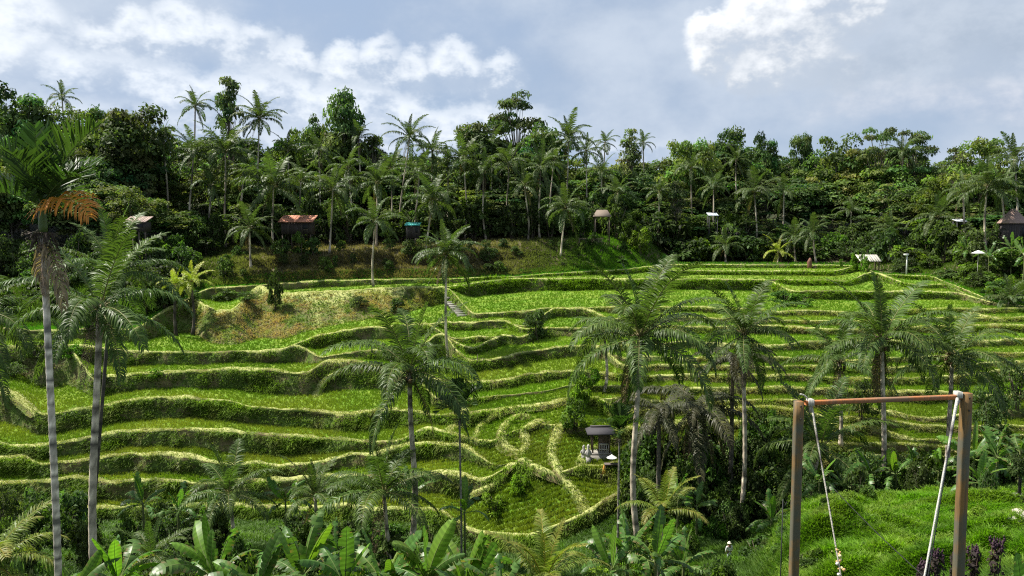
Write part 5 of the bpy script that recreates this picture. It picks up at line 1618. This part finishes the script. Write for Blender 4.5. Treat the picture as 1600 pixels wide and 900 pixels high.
# pale stones by the path
for i, (px, py, s) in enumerate([(1120, 889, .45), (1100, 893, .35), (1585, 812, .4), (1600, 806, .5), (1575, 824, .3)]):
    h = hit(px, py)
    if h is None: continue
    mb = MB(); r_ = np.random.default_rng(i + 5)
    mb.ball((0, 0, 0), (s * 1.3, s, s * .45), 9, 6, arr(.34, .31, .25))
    mb.v[0] = mb.v[0] * (1 + .18 * r_.normal(size=(len(mb.v[0]), 1)))
    o = link('path_stone', mb.mesh('path_stone', M_BUILT), None, (h.x, h.y, h.z + .03))
    tag(o, ['left flat stone by the farmer', 'right flat stone by the farmer'][::-1][i] if i < 2 else ['middle', 'rightmost', 'leftmost'][i - 2] + ' flat pale stone beside the potted tree', 'stone', 'pale path stones')
# footpath beside the farmer
q = [(1060, 905), (1090, 897), (1118, 889), (1136, 884), (1150, 880)]
H = [hit(*v) for v in q]; H = np.array([tuple(h) for h in H if h is not None])
t = np.linspace(0, len(H) - 1, 18)
H = np.stack([np.interp(t, np.arange(len(H)), H[:, i]) for i in range(3)], 1)
T = nrm(np.gradient(H[:, :2], axis=0)); N = np.stack([-T[:, 1], T[:, 0]], 1)
Gp = np.zeros((5, len(H), 3))
for i, o_ in enumerate((-.9, -.45, 0, .45, .9)):
    Gp[i, :, :2] = H[:, :2] + N * o_
    for j in range(len(H)):
        Gp[i, j, 2] = ground(Gp[i, j, 0], Gp[i, j, 1], H[j, 2]) + (.16 if abs(o_) < .8 else .02)
M_PATH = plainmat('path_earth', (.30, .235, .16), .95, .3, 2.0, .8)
struct('footpath', mesh('footpath', Gp, grid_faces(5, len(H)), M_PATH, None, True))

# ------------------------------------------------------------------ the farmer
hp = hit(1139, 882)
hs = 34 * hp.y / F / 1.62
per = root_at('person', (hp.x, hp.y, hp.z + .10), 'person in white jacket, pale trousers and hat on the footpath, seen from behind', 'person', None, .25)
per.scale = (hs, hs, hs)
M_SKIN = plainmat('skin', (.24, .14, .09), .6, .1, 5, .05)
M_JACK = plainmat('jacket', (.66, .66, .64), .85, .12, 4, .4)
M_TROU = plainmat('trousers', (.48, .50, .54), .85, .15, 4, .4)
M_HAT = plainmat('hat', (.66, .60, .46), .9, .15, 12, .4)
def skinned(name, J, E, mat, parent, root=0):
    me = bpy.data.meshes.new(name)
    me.from_pydata([j[:3] for j in J], E, [])
    me.materials.append(mat)
    o = link(name, me, parent)
    md = o.modifiers.new('skin', 'SKIN')
    for i, j in enumerate(J):
        v = me.skin_vertices[0].data[i]
        v.radius = (j[3], j[4] if len(j) > 4 else j[3])
        v.use_root = (i == root)
    sd = o.modifiers.new('sub', 'SUBSURF'); sd.levels = 1; sd.render_levels = 1
    return o
J = [(0, 0, .92, .14, .10), (0, 0, 1.12, .13, .09), (0, -.01, 1.30, .15, .09), (0, 0, 1.40, .06), (0, .01, 1.47, .075, .085), (0, .01, 1.56, .085, .095), (0, .01, 1.62, .05)]
E = [(0, 1), (1, 2), (2, 3), (3, 4), (4, 5), (5, 6)]
def limb(base, pts):
    k = len(J)
    for i, p in enumerate(pts):
        J.append(p); E.append((base if i == 0 else k + i - 1, k + i))
    return len(J) - 1
for s in (-1, 1):
    h_ = limb(2, [(s * .19, 0, 1.31, .06), (s * .25, .02, 1.05, .048), (s * .23, .10, .84, .036), (s * .225, .12, .79, .03, .02)])
    for f in range(4):
        limb(h_, [(s * (.225 - .01), .12 + .016 * (f - 1.5), .755, .009), (s * (.222 - .015), .125 + .017 * (f - 1.5), .715 - .006 * (1.5 - abs(f - 1.5)), .008)])
    limb(h_, [(s * .20, .16, .77, .010), (s * .19, .175, .745, .008)])
    limb(0, [(s * .10, 0, .84, .085), (s * .11, .03 * s, .48, .058), (s * .11, -.03 + .06 * (s > 0), .09, .042), (s * .12, .10, .04, .04, .03)])
skinned('body', J, E, M_SKIN, per)
J = [(0, 0, .86, .165, .125), (0, 0, 1.10, .16, .12), (0, -.01, 1.28, .17, .115), (0, 0, 1.385, .085)]
E = [(0, 1), (1, 2), (2, 3)]
for s in (-1, 1): limb(2, [(s * .20, 0, 1.30, .078), (s * .258, .02, 1.05, .064), (s * .238, .09, .87, .052)])
skinned('jacket', J, E, M_JACK, per)
J = [(0, 0, .93, .150, .115), (0, 0, .85, .150, .115)]
E = [(0, 1)]
for s in (-1, 1): limb(1, [(s * .10, .0, .78, .105), (s * .112, .03 * s, .47, .080), (s * .115, -.03 + .06 * (s > 0), .13, .068)])
skinned('trousers', J, E, M_TROU, per)
mb = MB(); mb.tube([(0, .01, 1.545), (0, .01, 1.56), (0, .01, 1.60), (0, .01, 1.66), (0, .01, 1.70)], [.17, .16, .11, .09, .03], 12, arr(1, 1, 1))
part(per, 'hat', mb, M_HAT, True)
mb = MB(); mb.tube([(0, .1, 1.625 - .05), (0, .1, 1.58)], [.01, .012], 4, arr(.02, .02, .02)); mb.ball((-.03, .10, 1.53), .011, 5, 4, arr(.02, .02, .02)); mb.ball((.03, .10, 1.53), .011, 5, 4, arr(.02, .02, .02)); mb.ball((0, .112, 1.505), (.013, .02, .02), 5, 4, arr(.2, .12, .08)); mb.ball((0, .10, 1.465), (.025, .008, .007), 5, 4, arr(.18, .07, .06))
part(per, 'face', mb)

# ------------------------------------------------------------------ shrine pavilion
hp = hit(938, 712); Y = hp.y; m_ = Y / F * .88
rt = root_at('shrine', (hp.x, Y, hp.z), 'small open shrine with dark hipped thatch roof on stone base', 'shrine')
W_ = 30 * m_; Dp = 24 * m_; H1 = 46 * m_
mb = MB(); mb.box((-W_ * .72, -Dp * .7, -.8), (W_ * .72, Dp * .7, .25), arr(.20, .185, .16)); mb.box((-W_ * .6, -Dp * .58, .25), (W_ * .6, Dp * .58, .45), arr(.24, .22, .19)); part(rt, 'stone_base', mb)
for sx in (-1, 1):
    for sy in (-1, 1):
        mb = MB(); mb.box((sx * W_ * .5 - .07, sy * Dp * .45 - .07, .45), (sx * W_ * .5 + .07, sy * Dp * .45 + .07, H1), arr(.10, .075, .05)); part(rt, 'post', mb)
mb = MB(); mb.box((-W_ * .12, Dp * .1, .45), (W_ * .44, Dp * .2, H1 - .05), arr(.13, .10, .075)); part(rt, 'wall_panel', mb)
mb = MB()
for i in range(5):
    x0 = -W_ * .10 + i * W_ * .13
    mb.box((x0, -Dp * .46, .45), (x0 + .07, -Dp * .42, 1.25), arr(.45, .43, .38))
mb.box((-W_ * .12, -Dp * .47, 1.25), (W_ * .46, -Dp * .41, 1.34), arr(.45, .43, .38)); mb.box((-W_ * .12, -Dp * .47, .75), (W_ * .46, -Dp * .41, .82), arr(.45, .43, .38)); part(rt, 'balustrade', mb)
rw, rd_ = 25.5 * m_, 21 * m_; e0, e1 = H1 - .05, 57 * m_
def hip(mb, rw, rd_, e0, e1, rk, c, th=.14):
    V = [(-rw, -rd_, e0), (rw, -rd_, e0), (rw, rd_, e0), (-rw, rd_, e0), (-rw * rk, 0, e1), (rw * rk, 0, e1), (-rw, -rd_, e0 - th), (rw, -rd_, e0 - th), (rw, rd_, e0 - th), (-rw, rd_, e0 - th)]
    Q = [(0, 1, 5, 4), (2, 3, 4, 5), (1, 2, 5, 5), (3, 0, 4, 4), (6, 7, 1, 0), (7, 8, 2, 1), (8, 9, 3, 2), (9, 6, 0, 3), (9, 8, 7, 6)]
    return mb.add(V, Q, c)
part(rt, 'roof', hip(MB(), rw, rd_, e0, e1 - .2, .72, arr(.045, .042, .046), .13))
mb = MB(); mb.box((-rw * .72, -.10, e1 - .24), (rw * .72, .10, e1 - .08), arr(.07, .065, .06)); part(rt, 'roof_ridge', mb)
def statue(dx, dy, h, c, lb):
    o = root_at('guardian_statue', (hp.x + dx, Y + dy, ground(hp.x + dx, Y + dy)), lb, 'statue', 'statues at the shrine')
    mb = MB(); mb.box((-.22, -.22, -.3), (.22, .22, h * .35), arr(*c) * .8); part(o, 'plinth', mb)
    mb = MB(); mb.tube([(0, 0, h * .33), (0, 0, h * .5), (0, 0, h * .68), (0, 0, h * .78), (0, 0, h * .9), (0, 0, h)], [.20, .24, .19, .10, .15, .05], 8, arr(*c)); mb.tube([(-.18, 0, h * .66), (-.30, -.06, h * .52), (-.16, -.16, h * .46)], [.07, .06, .05], 5, arr(*c)); mb.tube([(.18, 0, h * .66), (.30, -.06, h * .52), (.16, -.16, h * .46)], [.07, .06, .05], 5, arr(*c)); part(o, 'figure', mb, None, True)
statue(-24 * m_, -1.2, 1.9, (.40, .38, .34), 'pale stone guardian statue left of the shrine posts')
statue(-31 * m_, -.6, 1.5, (.30, .29, .26), 'small grey stone statue left of the pale guardian')
o = root_at('offering_table', (hp.x + 1 * m_, Y - 2.6, ground(hp.x + m_, Y - 2.6)), 'offering stand with orange cloth in front of the shrine', 'offering stand')
mb = MB(); mb.box((-.35, -.25, .6), (.35, .25, .68), arr(.12, .09, .06)); [mb.box((sx * .3 - .03, sy * .2 - .03, -.2), (sx * .3 + .03, sy * .2 + .03, .6), arr(.12, .09, .06)) for sx in (-1, 1) for sy in (-1, 1)]; part(o, 'table', mb)
mb = MB(); mb.tube([(0, 0, .68), (0, 0, .9), (0, 0, 1.25), (0, 0, 1.55)], [.22, .20, .12, .03], 9, arr(.45, .22, .04)); part(o, 'cloth', mb)
o = root_at('prayer_table', (hp.x + 15 * m_, Y - 2.4, ground(hp.x + 15 * m_, Y - 2.4)), 'low table under a small white parasol right of the orange cloth', 'table')
mb = MB(); mb.box((-.7, -.3, .55), (.7, .3, .63), arr(.10, .08, .07)); [mb.box((sx * .6 - .04, sy * .22 - .04, -.3), (sx * .6 + .04, sy * .22 + .04, .55), arr(.08, .06, .05)) for sx in (-1, 1) for sy in (-1, 1)]; part(o, 'table', mb)
mb = MB(); mb.tube([(0, 0, 1.18), (0, 0, 1.2), (0, 0, 1.42), (0, 0, 1.5)], [.50, .48, .12, .02], 10, arr(.68, .68, .64)); part(o, 'parasol', mb)
mb = MB(); mb.tube([(0, 0, .6), (0, 0, 1.2)], [.02, .02], 5, arr(.3, .25, .2)); part(o, 'parasol_pole', mb)

# ------------------------------------------------------------------ huts among the trees
def hut(name, label, px, eave_py, base_py, Y, wpx, roof, roofc, wallc, rise_px, dpx=None, group=None, posts=False, doors=1, rz=0.0):
    x = XC(px, Y); w = wpx * Y / F / 2; d = (dpx or wpx * .7) * Y / F / 2
    ze, zb = float(U(px, eave_py, Y)[2]), min(float(U(px, base_py, Y)[2]), 999)
    zb = min(zb, ground(x, Y, zb)) - .2
    rise = rise_px * Y / F
    rt = root_at(name, (x, Y, zb), label, 'hut', group, rz)
    e = ze - zb
    if posts:
        for sx in (-1, 1):
            for sy in (-1, 1):
                mb = MB(); mb.box((sx * w * .8 - .08, sy * d * .8 - .08, 0), (sx * w * .8 + .08, sy * d * .8 + .08, e), arr(*wallc)); part(rt, 'post', mb)
    else:
        f0 = max(0.0, float(U(px, base_py, Y)[2]) - zb)                       # floor on short stilts
        mb = MB(); mb.box((-w * .86, -d * .8, f0), (w * .86, d * .8, e - .01), arr(*wallc)); part(rt, 'wall', mb)
        for sx in (-1, -.33, .33, 1):
            mb = MB(); mb.box((sx * w * .8 - .09, -d * .75, 0), (sx * w * .8 + .09, -d * .75 + .18, f0 - .002), arr(.09, .07, .05)); part(rt, 'stilt', mb)
        n = max(4, int(w * 2 / .55))
        for i in range(n):
            x0 = -w * .86 + i * (w * 1.72 / n)
            mb = MB(); mb.box((x0 + .02, -d * .8 - .05, f0 + .05), (x0 + w * 1.72 / n - .03, -d * .8 - .003, e - .05), arr(*wallc) * (.7 + .6 * random.random())); part(rt, 'plank', mb)
        mb = MB(); mb.box((-w * .15, -d * .8 - .09, f0 + .1), (w * .10, -d * .8 - .055, f0 + (e - f0) * .85), arr(.045, .035, .03)); dr = part(rt, 'door', mb)
        mb = MB(); mb.box((w * .06, -d * .8 - .12, f0 + (e - f0) * .42), (w * .075, -d * .8 - .092, f0 + (e - f0) * .50), arr(.25, .24, .22)); part(dr, 'handle', mb)
        mb = MB(); mb.box((w * .38, -d * .8 - .09, f0 + (e - f0) * .4), (w * .66, -d * .8 - .055, f0 + (e - f0) * .8), arr(.02, .02, .022)); wn = part(rt, 'window', mb)
        mb = MB(); mb.box((w * .36, -d * .8 - .10, f0 + (e - f0) * .36), (w * .68, -d * .8 - .052, f0 + (e - f0) * .395), arr(.12, .09, .06)); part(wn, 'sill', mb)
    mb = MB()
    if roof == 'shed':
        M_ = 9
        for i in range(M_):
            x0, x1 = -w + 2 * w * i / M_, -w + 2 * w * (i + 1) / M_
            c = arr(*roofc) * (.75 + .5 * random.random())
            mb.add([(x0, -d * 1.1, e + .02), (x1 - .02, -d * 1.1, e + .02), (x1 - .02, d * 1.1, e + rise), (x0, d * 1.1, e + rise), (x0, -d * 1.1, e - .06), (x1 - .02, -d * 1.1, e - .06), (x1 - .02, d * 1.1, e + rise - .08), (x0, d * 1.1, e + rise - .08)],
                   [(0, 1, 2, 3), (7, 6, 5, 4), (0, 4, 5, 1), (1, 5, 6, 2), (2, 6, 7, 3), (3, 7, 4, 0)], c)
    else:
        hip(mb, w, d, e, e + rise, .18 if roof == 'pyramid' else .6, arr(*roofc))
    part(rt, 'roof', mb)
    return rt
Yh = Yt(467, 13)
hut('hut', 'wooden hut with rusty orange tin roof at the forest edge', 467, 347, 366, Yh, 54, 'shed', (.46, .20, .125), (.050, .040, .034), 11, 30)
hut('hut', 'low shed with bright teal roof at the forest edge', 646, 352, 372, Yt(646, 12), 24, 'shed', (.06, .36, .34), (.06, .05, .045), 5, 20)
hut('shelter', 'small open shelter with brown thatch roof above the green bank', 940, 338, 366, Yt(940, 11), 27, 'hip', (.165, .130, .10), (.09, .07, .05), 10, 20, posts=True)
hut('hut', 'hut with peaked brown tiled roof at the right picture edge', 1580, 348, 385, Yt(1580, 24), 32, 'pyramid', (.27, .185, .15), (.05, .042, .04), 22, 30)
hut('shed', 'shed with white roof half hidden at the right forest edge', 1497, 346, 372, Yt(1497, 26), 17, 'shed', (.50, .52, .54), (.05, .05, .05), 4, 14, posts=True)
hut('shed', 'small shed with white roof deep in the forest behind the top field', 1112, 337, 352, Yt(1112, 21), 16, 'shed', (.42, .47, .50), (.06, .06, .06), 5, 14, posts=True)
hut('hut', 'hut with pale pinkish roof behind the leaning palm at left', 218, 347, 362, Yt(220, 19), 36, 'shed', (.27, .20, .165), (.035, .03, .027), 9, 24)
hut('field_hut', 'tiny field hut with slanting white canopy on the top right terrace', 1357, 408, 424, Yt(1345, -1.0), 34, 'shed', (.42, .40, .33), (.12, .09, .06), 10, 16, posts=True)
for i, (px, py, w, h, lb) in enumerate([(1336, 424, 16, 30, 'lime-topped shrub left of the tiny field hut'), (1350, 424, 18, 27, 'leafy shrub growing against the tiny field hut'), (1315, 424, 8, 14, 'small lime sapling at the right end of the second terrace')]):
    Y = Yt(px, -2.2); shrub(lb, XC(px, Y), Y, w * Y / F * .55, h * Y / F, 'lime', 30 + i)
# bamboo railing by the shelter
Y = Yt(920, 9.5)
rt = root_at('bamboo_fence', (XC(905, Y), Y, ground(XC(905, Y), Y)), 'grey bamboo railing on the bank left of the thatched shelter', 'fence')
for i in range(7):
    mb = MB(); mb.tube([(i * .75, 0, -.3), (i * .75, 0, 1.25)], [.05, .05], 5, arr(.17, .14, .10)); part(rt, 'post', mb)
for z in (.45, .85, 1.15):
    mb = MB(); mb.tube([(-.2, -.06, z), (2.3, -.07, z + .03), (4.8, -.06, z - .02)], [.045, .05, .045], 5, arr(.19, .155, .11)); part(rt, 'rail', mb)
# lamp post on the hedge terrace
Y = Yt(1417, 1.0); x = XC(1417, Y); gz = ground(x, Y); zt = float(U(1417, 399, Y)[2])
rt = root_at('lamp_post', (x, Y, gz), 'white concrete lamp post above the hedged terrace at right', 'lamp post')
mb = MB(); mb.tube([(0, 0, -.2), (0, 0, (zt - gz) * .5), (0, 0, zt - gz)], [.14, .12, .10], 8, arr(.55, .55, .52)); part(rt, 'pole', mb)
mb = MB(); mb.box((-.55, -.16, zt - gz), (.25, .16, zt - gz + .28), arr(.66, .66, .64)); lh = part(rt, 'lamp_head', mb)
mb = MB(); mb.box((-.45, -.12, zt - gz - .06), (.10, .12, zt - gz - .004), arr(.75, .75, .72)); part(lh, 'diffuser', mb)
# umbrella-like white sun shade
Y = Yt(1528, 9); x = XC(1528, Y); gz = ground(x, Y); zt = float(U(1528, 391, Y)[2])
rt = root_at('parasol', (x, Y, gz), 'white parasol in front of the far right banana plants', 'parasol')
mb = MB(); mb.tube([(0, 0, -.1), (0, 0, zt - gz)], [.04, .04], 5, arr(.4, .38, .34)); part(rt, 'pole', mb)
mb = MB(); mb.tube([(0, 0, zt - gz - .5), (0, 0, zt - gz - .45), (0, 0, zt - gz)], [1.05, 1.0, .05], 8, arr(.70, .70, .64)); part(rt, 'canopy', mb)
# brown carved stump pair at the palm foot
Y = Yt(1268, -.8); x = XC(1265, Y); gz = ground(x, Y)
rt = root_at('stump_post', (x, Y, gz), 'brown wrapped stump at the foot of the palm pair', 'stump')
mb = MB(); mb.tube([(0, 0, -.5), (0.05, 0, .6), (-.05, 0, 1.2), (.1, 0, 1.7), (.05, 0, 2.1)], [.55, .45, .50, .36, .12], 8, arr(.16, .075, .05)); part(rt, 'stump', mb)
mb = MB(); mb.tube([(1.1, 0, -.6), (1.05, 0, .2), (1.1, 0, .6)], [.45, .36, .15], 8, arr(.12, .07, .05)); part(rt, 'side_stump', mb)
# steps up the bank
A, B = hit(722, 494), hit(702, 466)
rt = root_at('stone_steps', tuple(A), 'pale stone steps climbing the bank beside the terrace palm', 'steps')
n = 9
for i in range(n):
    t = i / (n - 1)
    p = arr(*(B - A)) * t
    p[2] = (ground(A.x + p[0], A.y + p[1], A.z) - A.z) * .5 + t * (B.z - A.z) * .5
    mb = MB(); mb.box(p + arr(-.75, -.30, -.25), p + arr(.75, .10, .16), arr(.13, .12, .10)); mb.box(p + arr(-.75, -.34, .162), p + arr(.75, .06, .21), arr(.46, .45, .40)); part(rt, 'step', mb)
# slim marker posts on the terraces
for i, (px, py, h) in enumerate([(746, 574, 1.6), (1108, 768, 2.0)]):
    hq = hit(px, py)
    mb = MB(); mb.tube([(0, 0, -.2), (.02, 0, h)], [.05, .04], 5, arr(.09, .07, .05))
    o = link('marker_post', mb.mesh('marker_post', M_BUILT), None, tuple(hq)); tag(o, ['thin wooden marker post on the paddy rim right of the left-centre palm', 'thin wooden post in the gully near the slim palm'][i], 'post')

# ================================================================== every repeat gets the words that single it out
FBIN = [(60, 'at the left picture edge'), (160, 'behind the areca crown'), (250, 'behind the leaning palm'), (340, 'left of the brown bank'), (420, 'left of the orange-roofed hut'), (500, 'behind the orange-roofed hut'), (560, 'right of the orange-roofed hut'), (620, 'behind the slender terrace palm'), (690, 'behind the teal roof'), (760, 'above the stone steps'), (830, 'left of the curved-trunk palm'), (900, 'behind the curved-trunk palm'), (970, 'behind the thatched shelter'), (1040, 'above the tallest central palm'), (1110, 'left of the top field'), (1170, 'behind the starry palm'), (1240, 'behind the top field'), (1300, 'behind the palm pair'), (1370, 'behind the field hut'), (1440, 'behind the lamp post'), (1510, 'near the pale starry crown'), (1570, 'beside the tall right palm'), (1e9, 'at the right picture edge')]
VBIN = [(40, 'left of the areca trunk'), (110, 'right of the areca trunk'), (180, 'by the leaning trunk'), (300, 'left of the low palm clump'), (400, 'around the low palm clump'), (500, 'left of the narrow low palm'), (560, 'right of the narrow low palm'), (640, 'by the left-centre white trunk'), (720, 'left of the thin areca stem'), (860, 'below the big paddy'), (985, 'left of the tallest trunk'), (1040, 'right of the tallest trunk'), (1110, 'below the drooping grey palm'), (1165, 'by the slim white trunk'), (1230, 'left of the left swing post'), (1330, 'by the pale swing rope'), (1420, 'between the swing ropes'), (1490, 'by the white swing rope'), (1550, 'right of the right swing post'), (1e9, 'at the right picture edge')]
ORD = ['first', 'second', 'third', 'fourth', 'fifth', 'sixth', 'seventh', 'eighth', 'ninth', 'tenth', 'eleventh', 'twelfth']
tops = [o for o in SC.objects if o.parent is None and 'label' in o and 'group' in o]
from collections import defaultdict
by = defaultdict(list)
for o in tops: by[o['label']].append(o)
for lb, os_ in list(by.items()):
    if len(os_) < 2: continue
    sub = defaultdict(list)
    for o in os_:
        px = float(proj(np.array([tuple(o.location)]))[0][0])
        bins = FBIN if o.location.y > 95 else VBIN
        sub[next(p for lim, p in bins if px < lim)].append((px, o))
    for ph, lst in sub.items():
        lst.sort(key=lambda q: q[0])
        for i, (px, o) in enumerate(lst):
            o['label'] = f"{lb} {ph}" + (f", {ORD[min(i, 11)]} from left" if len(lst) > 1 else '')
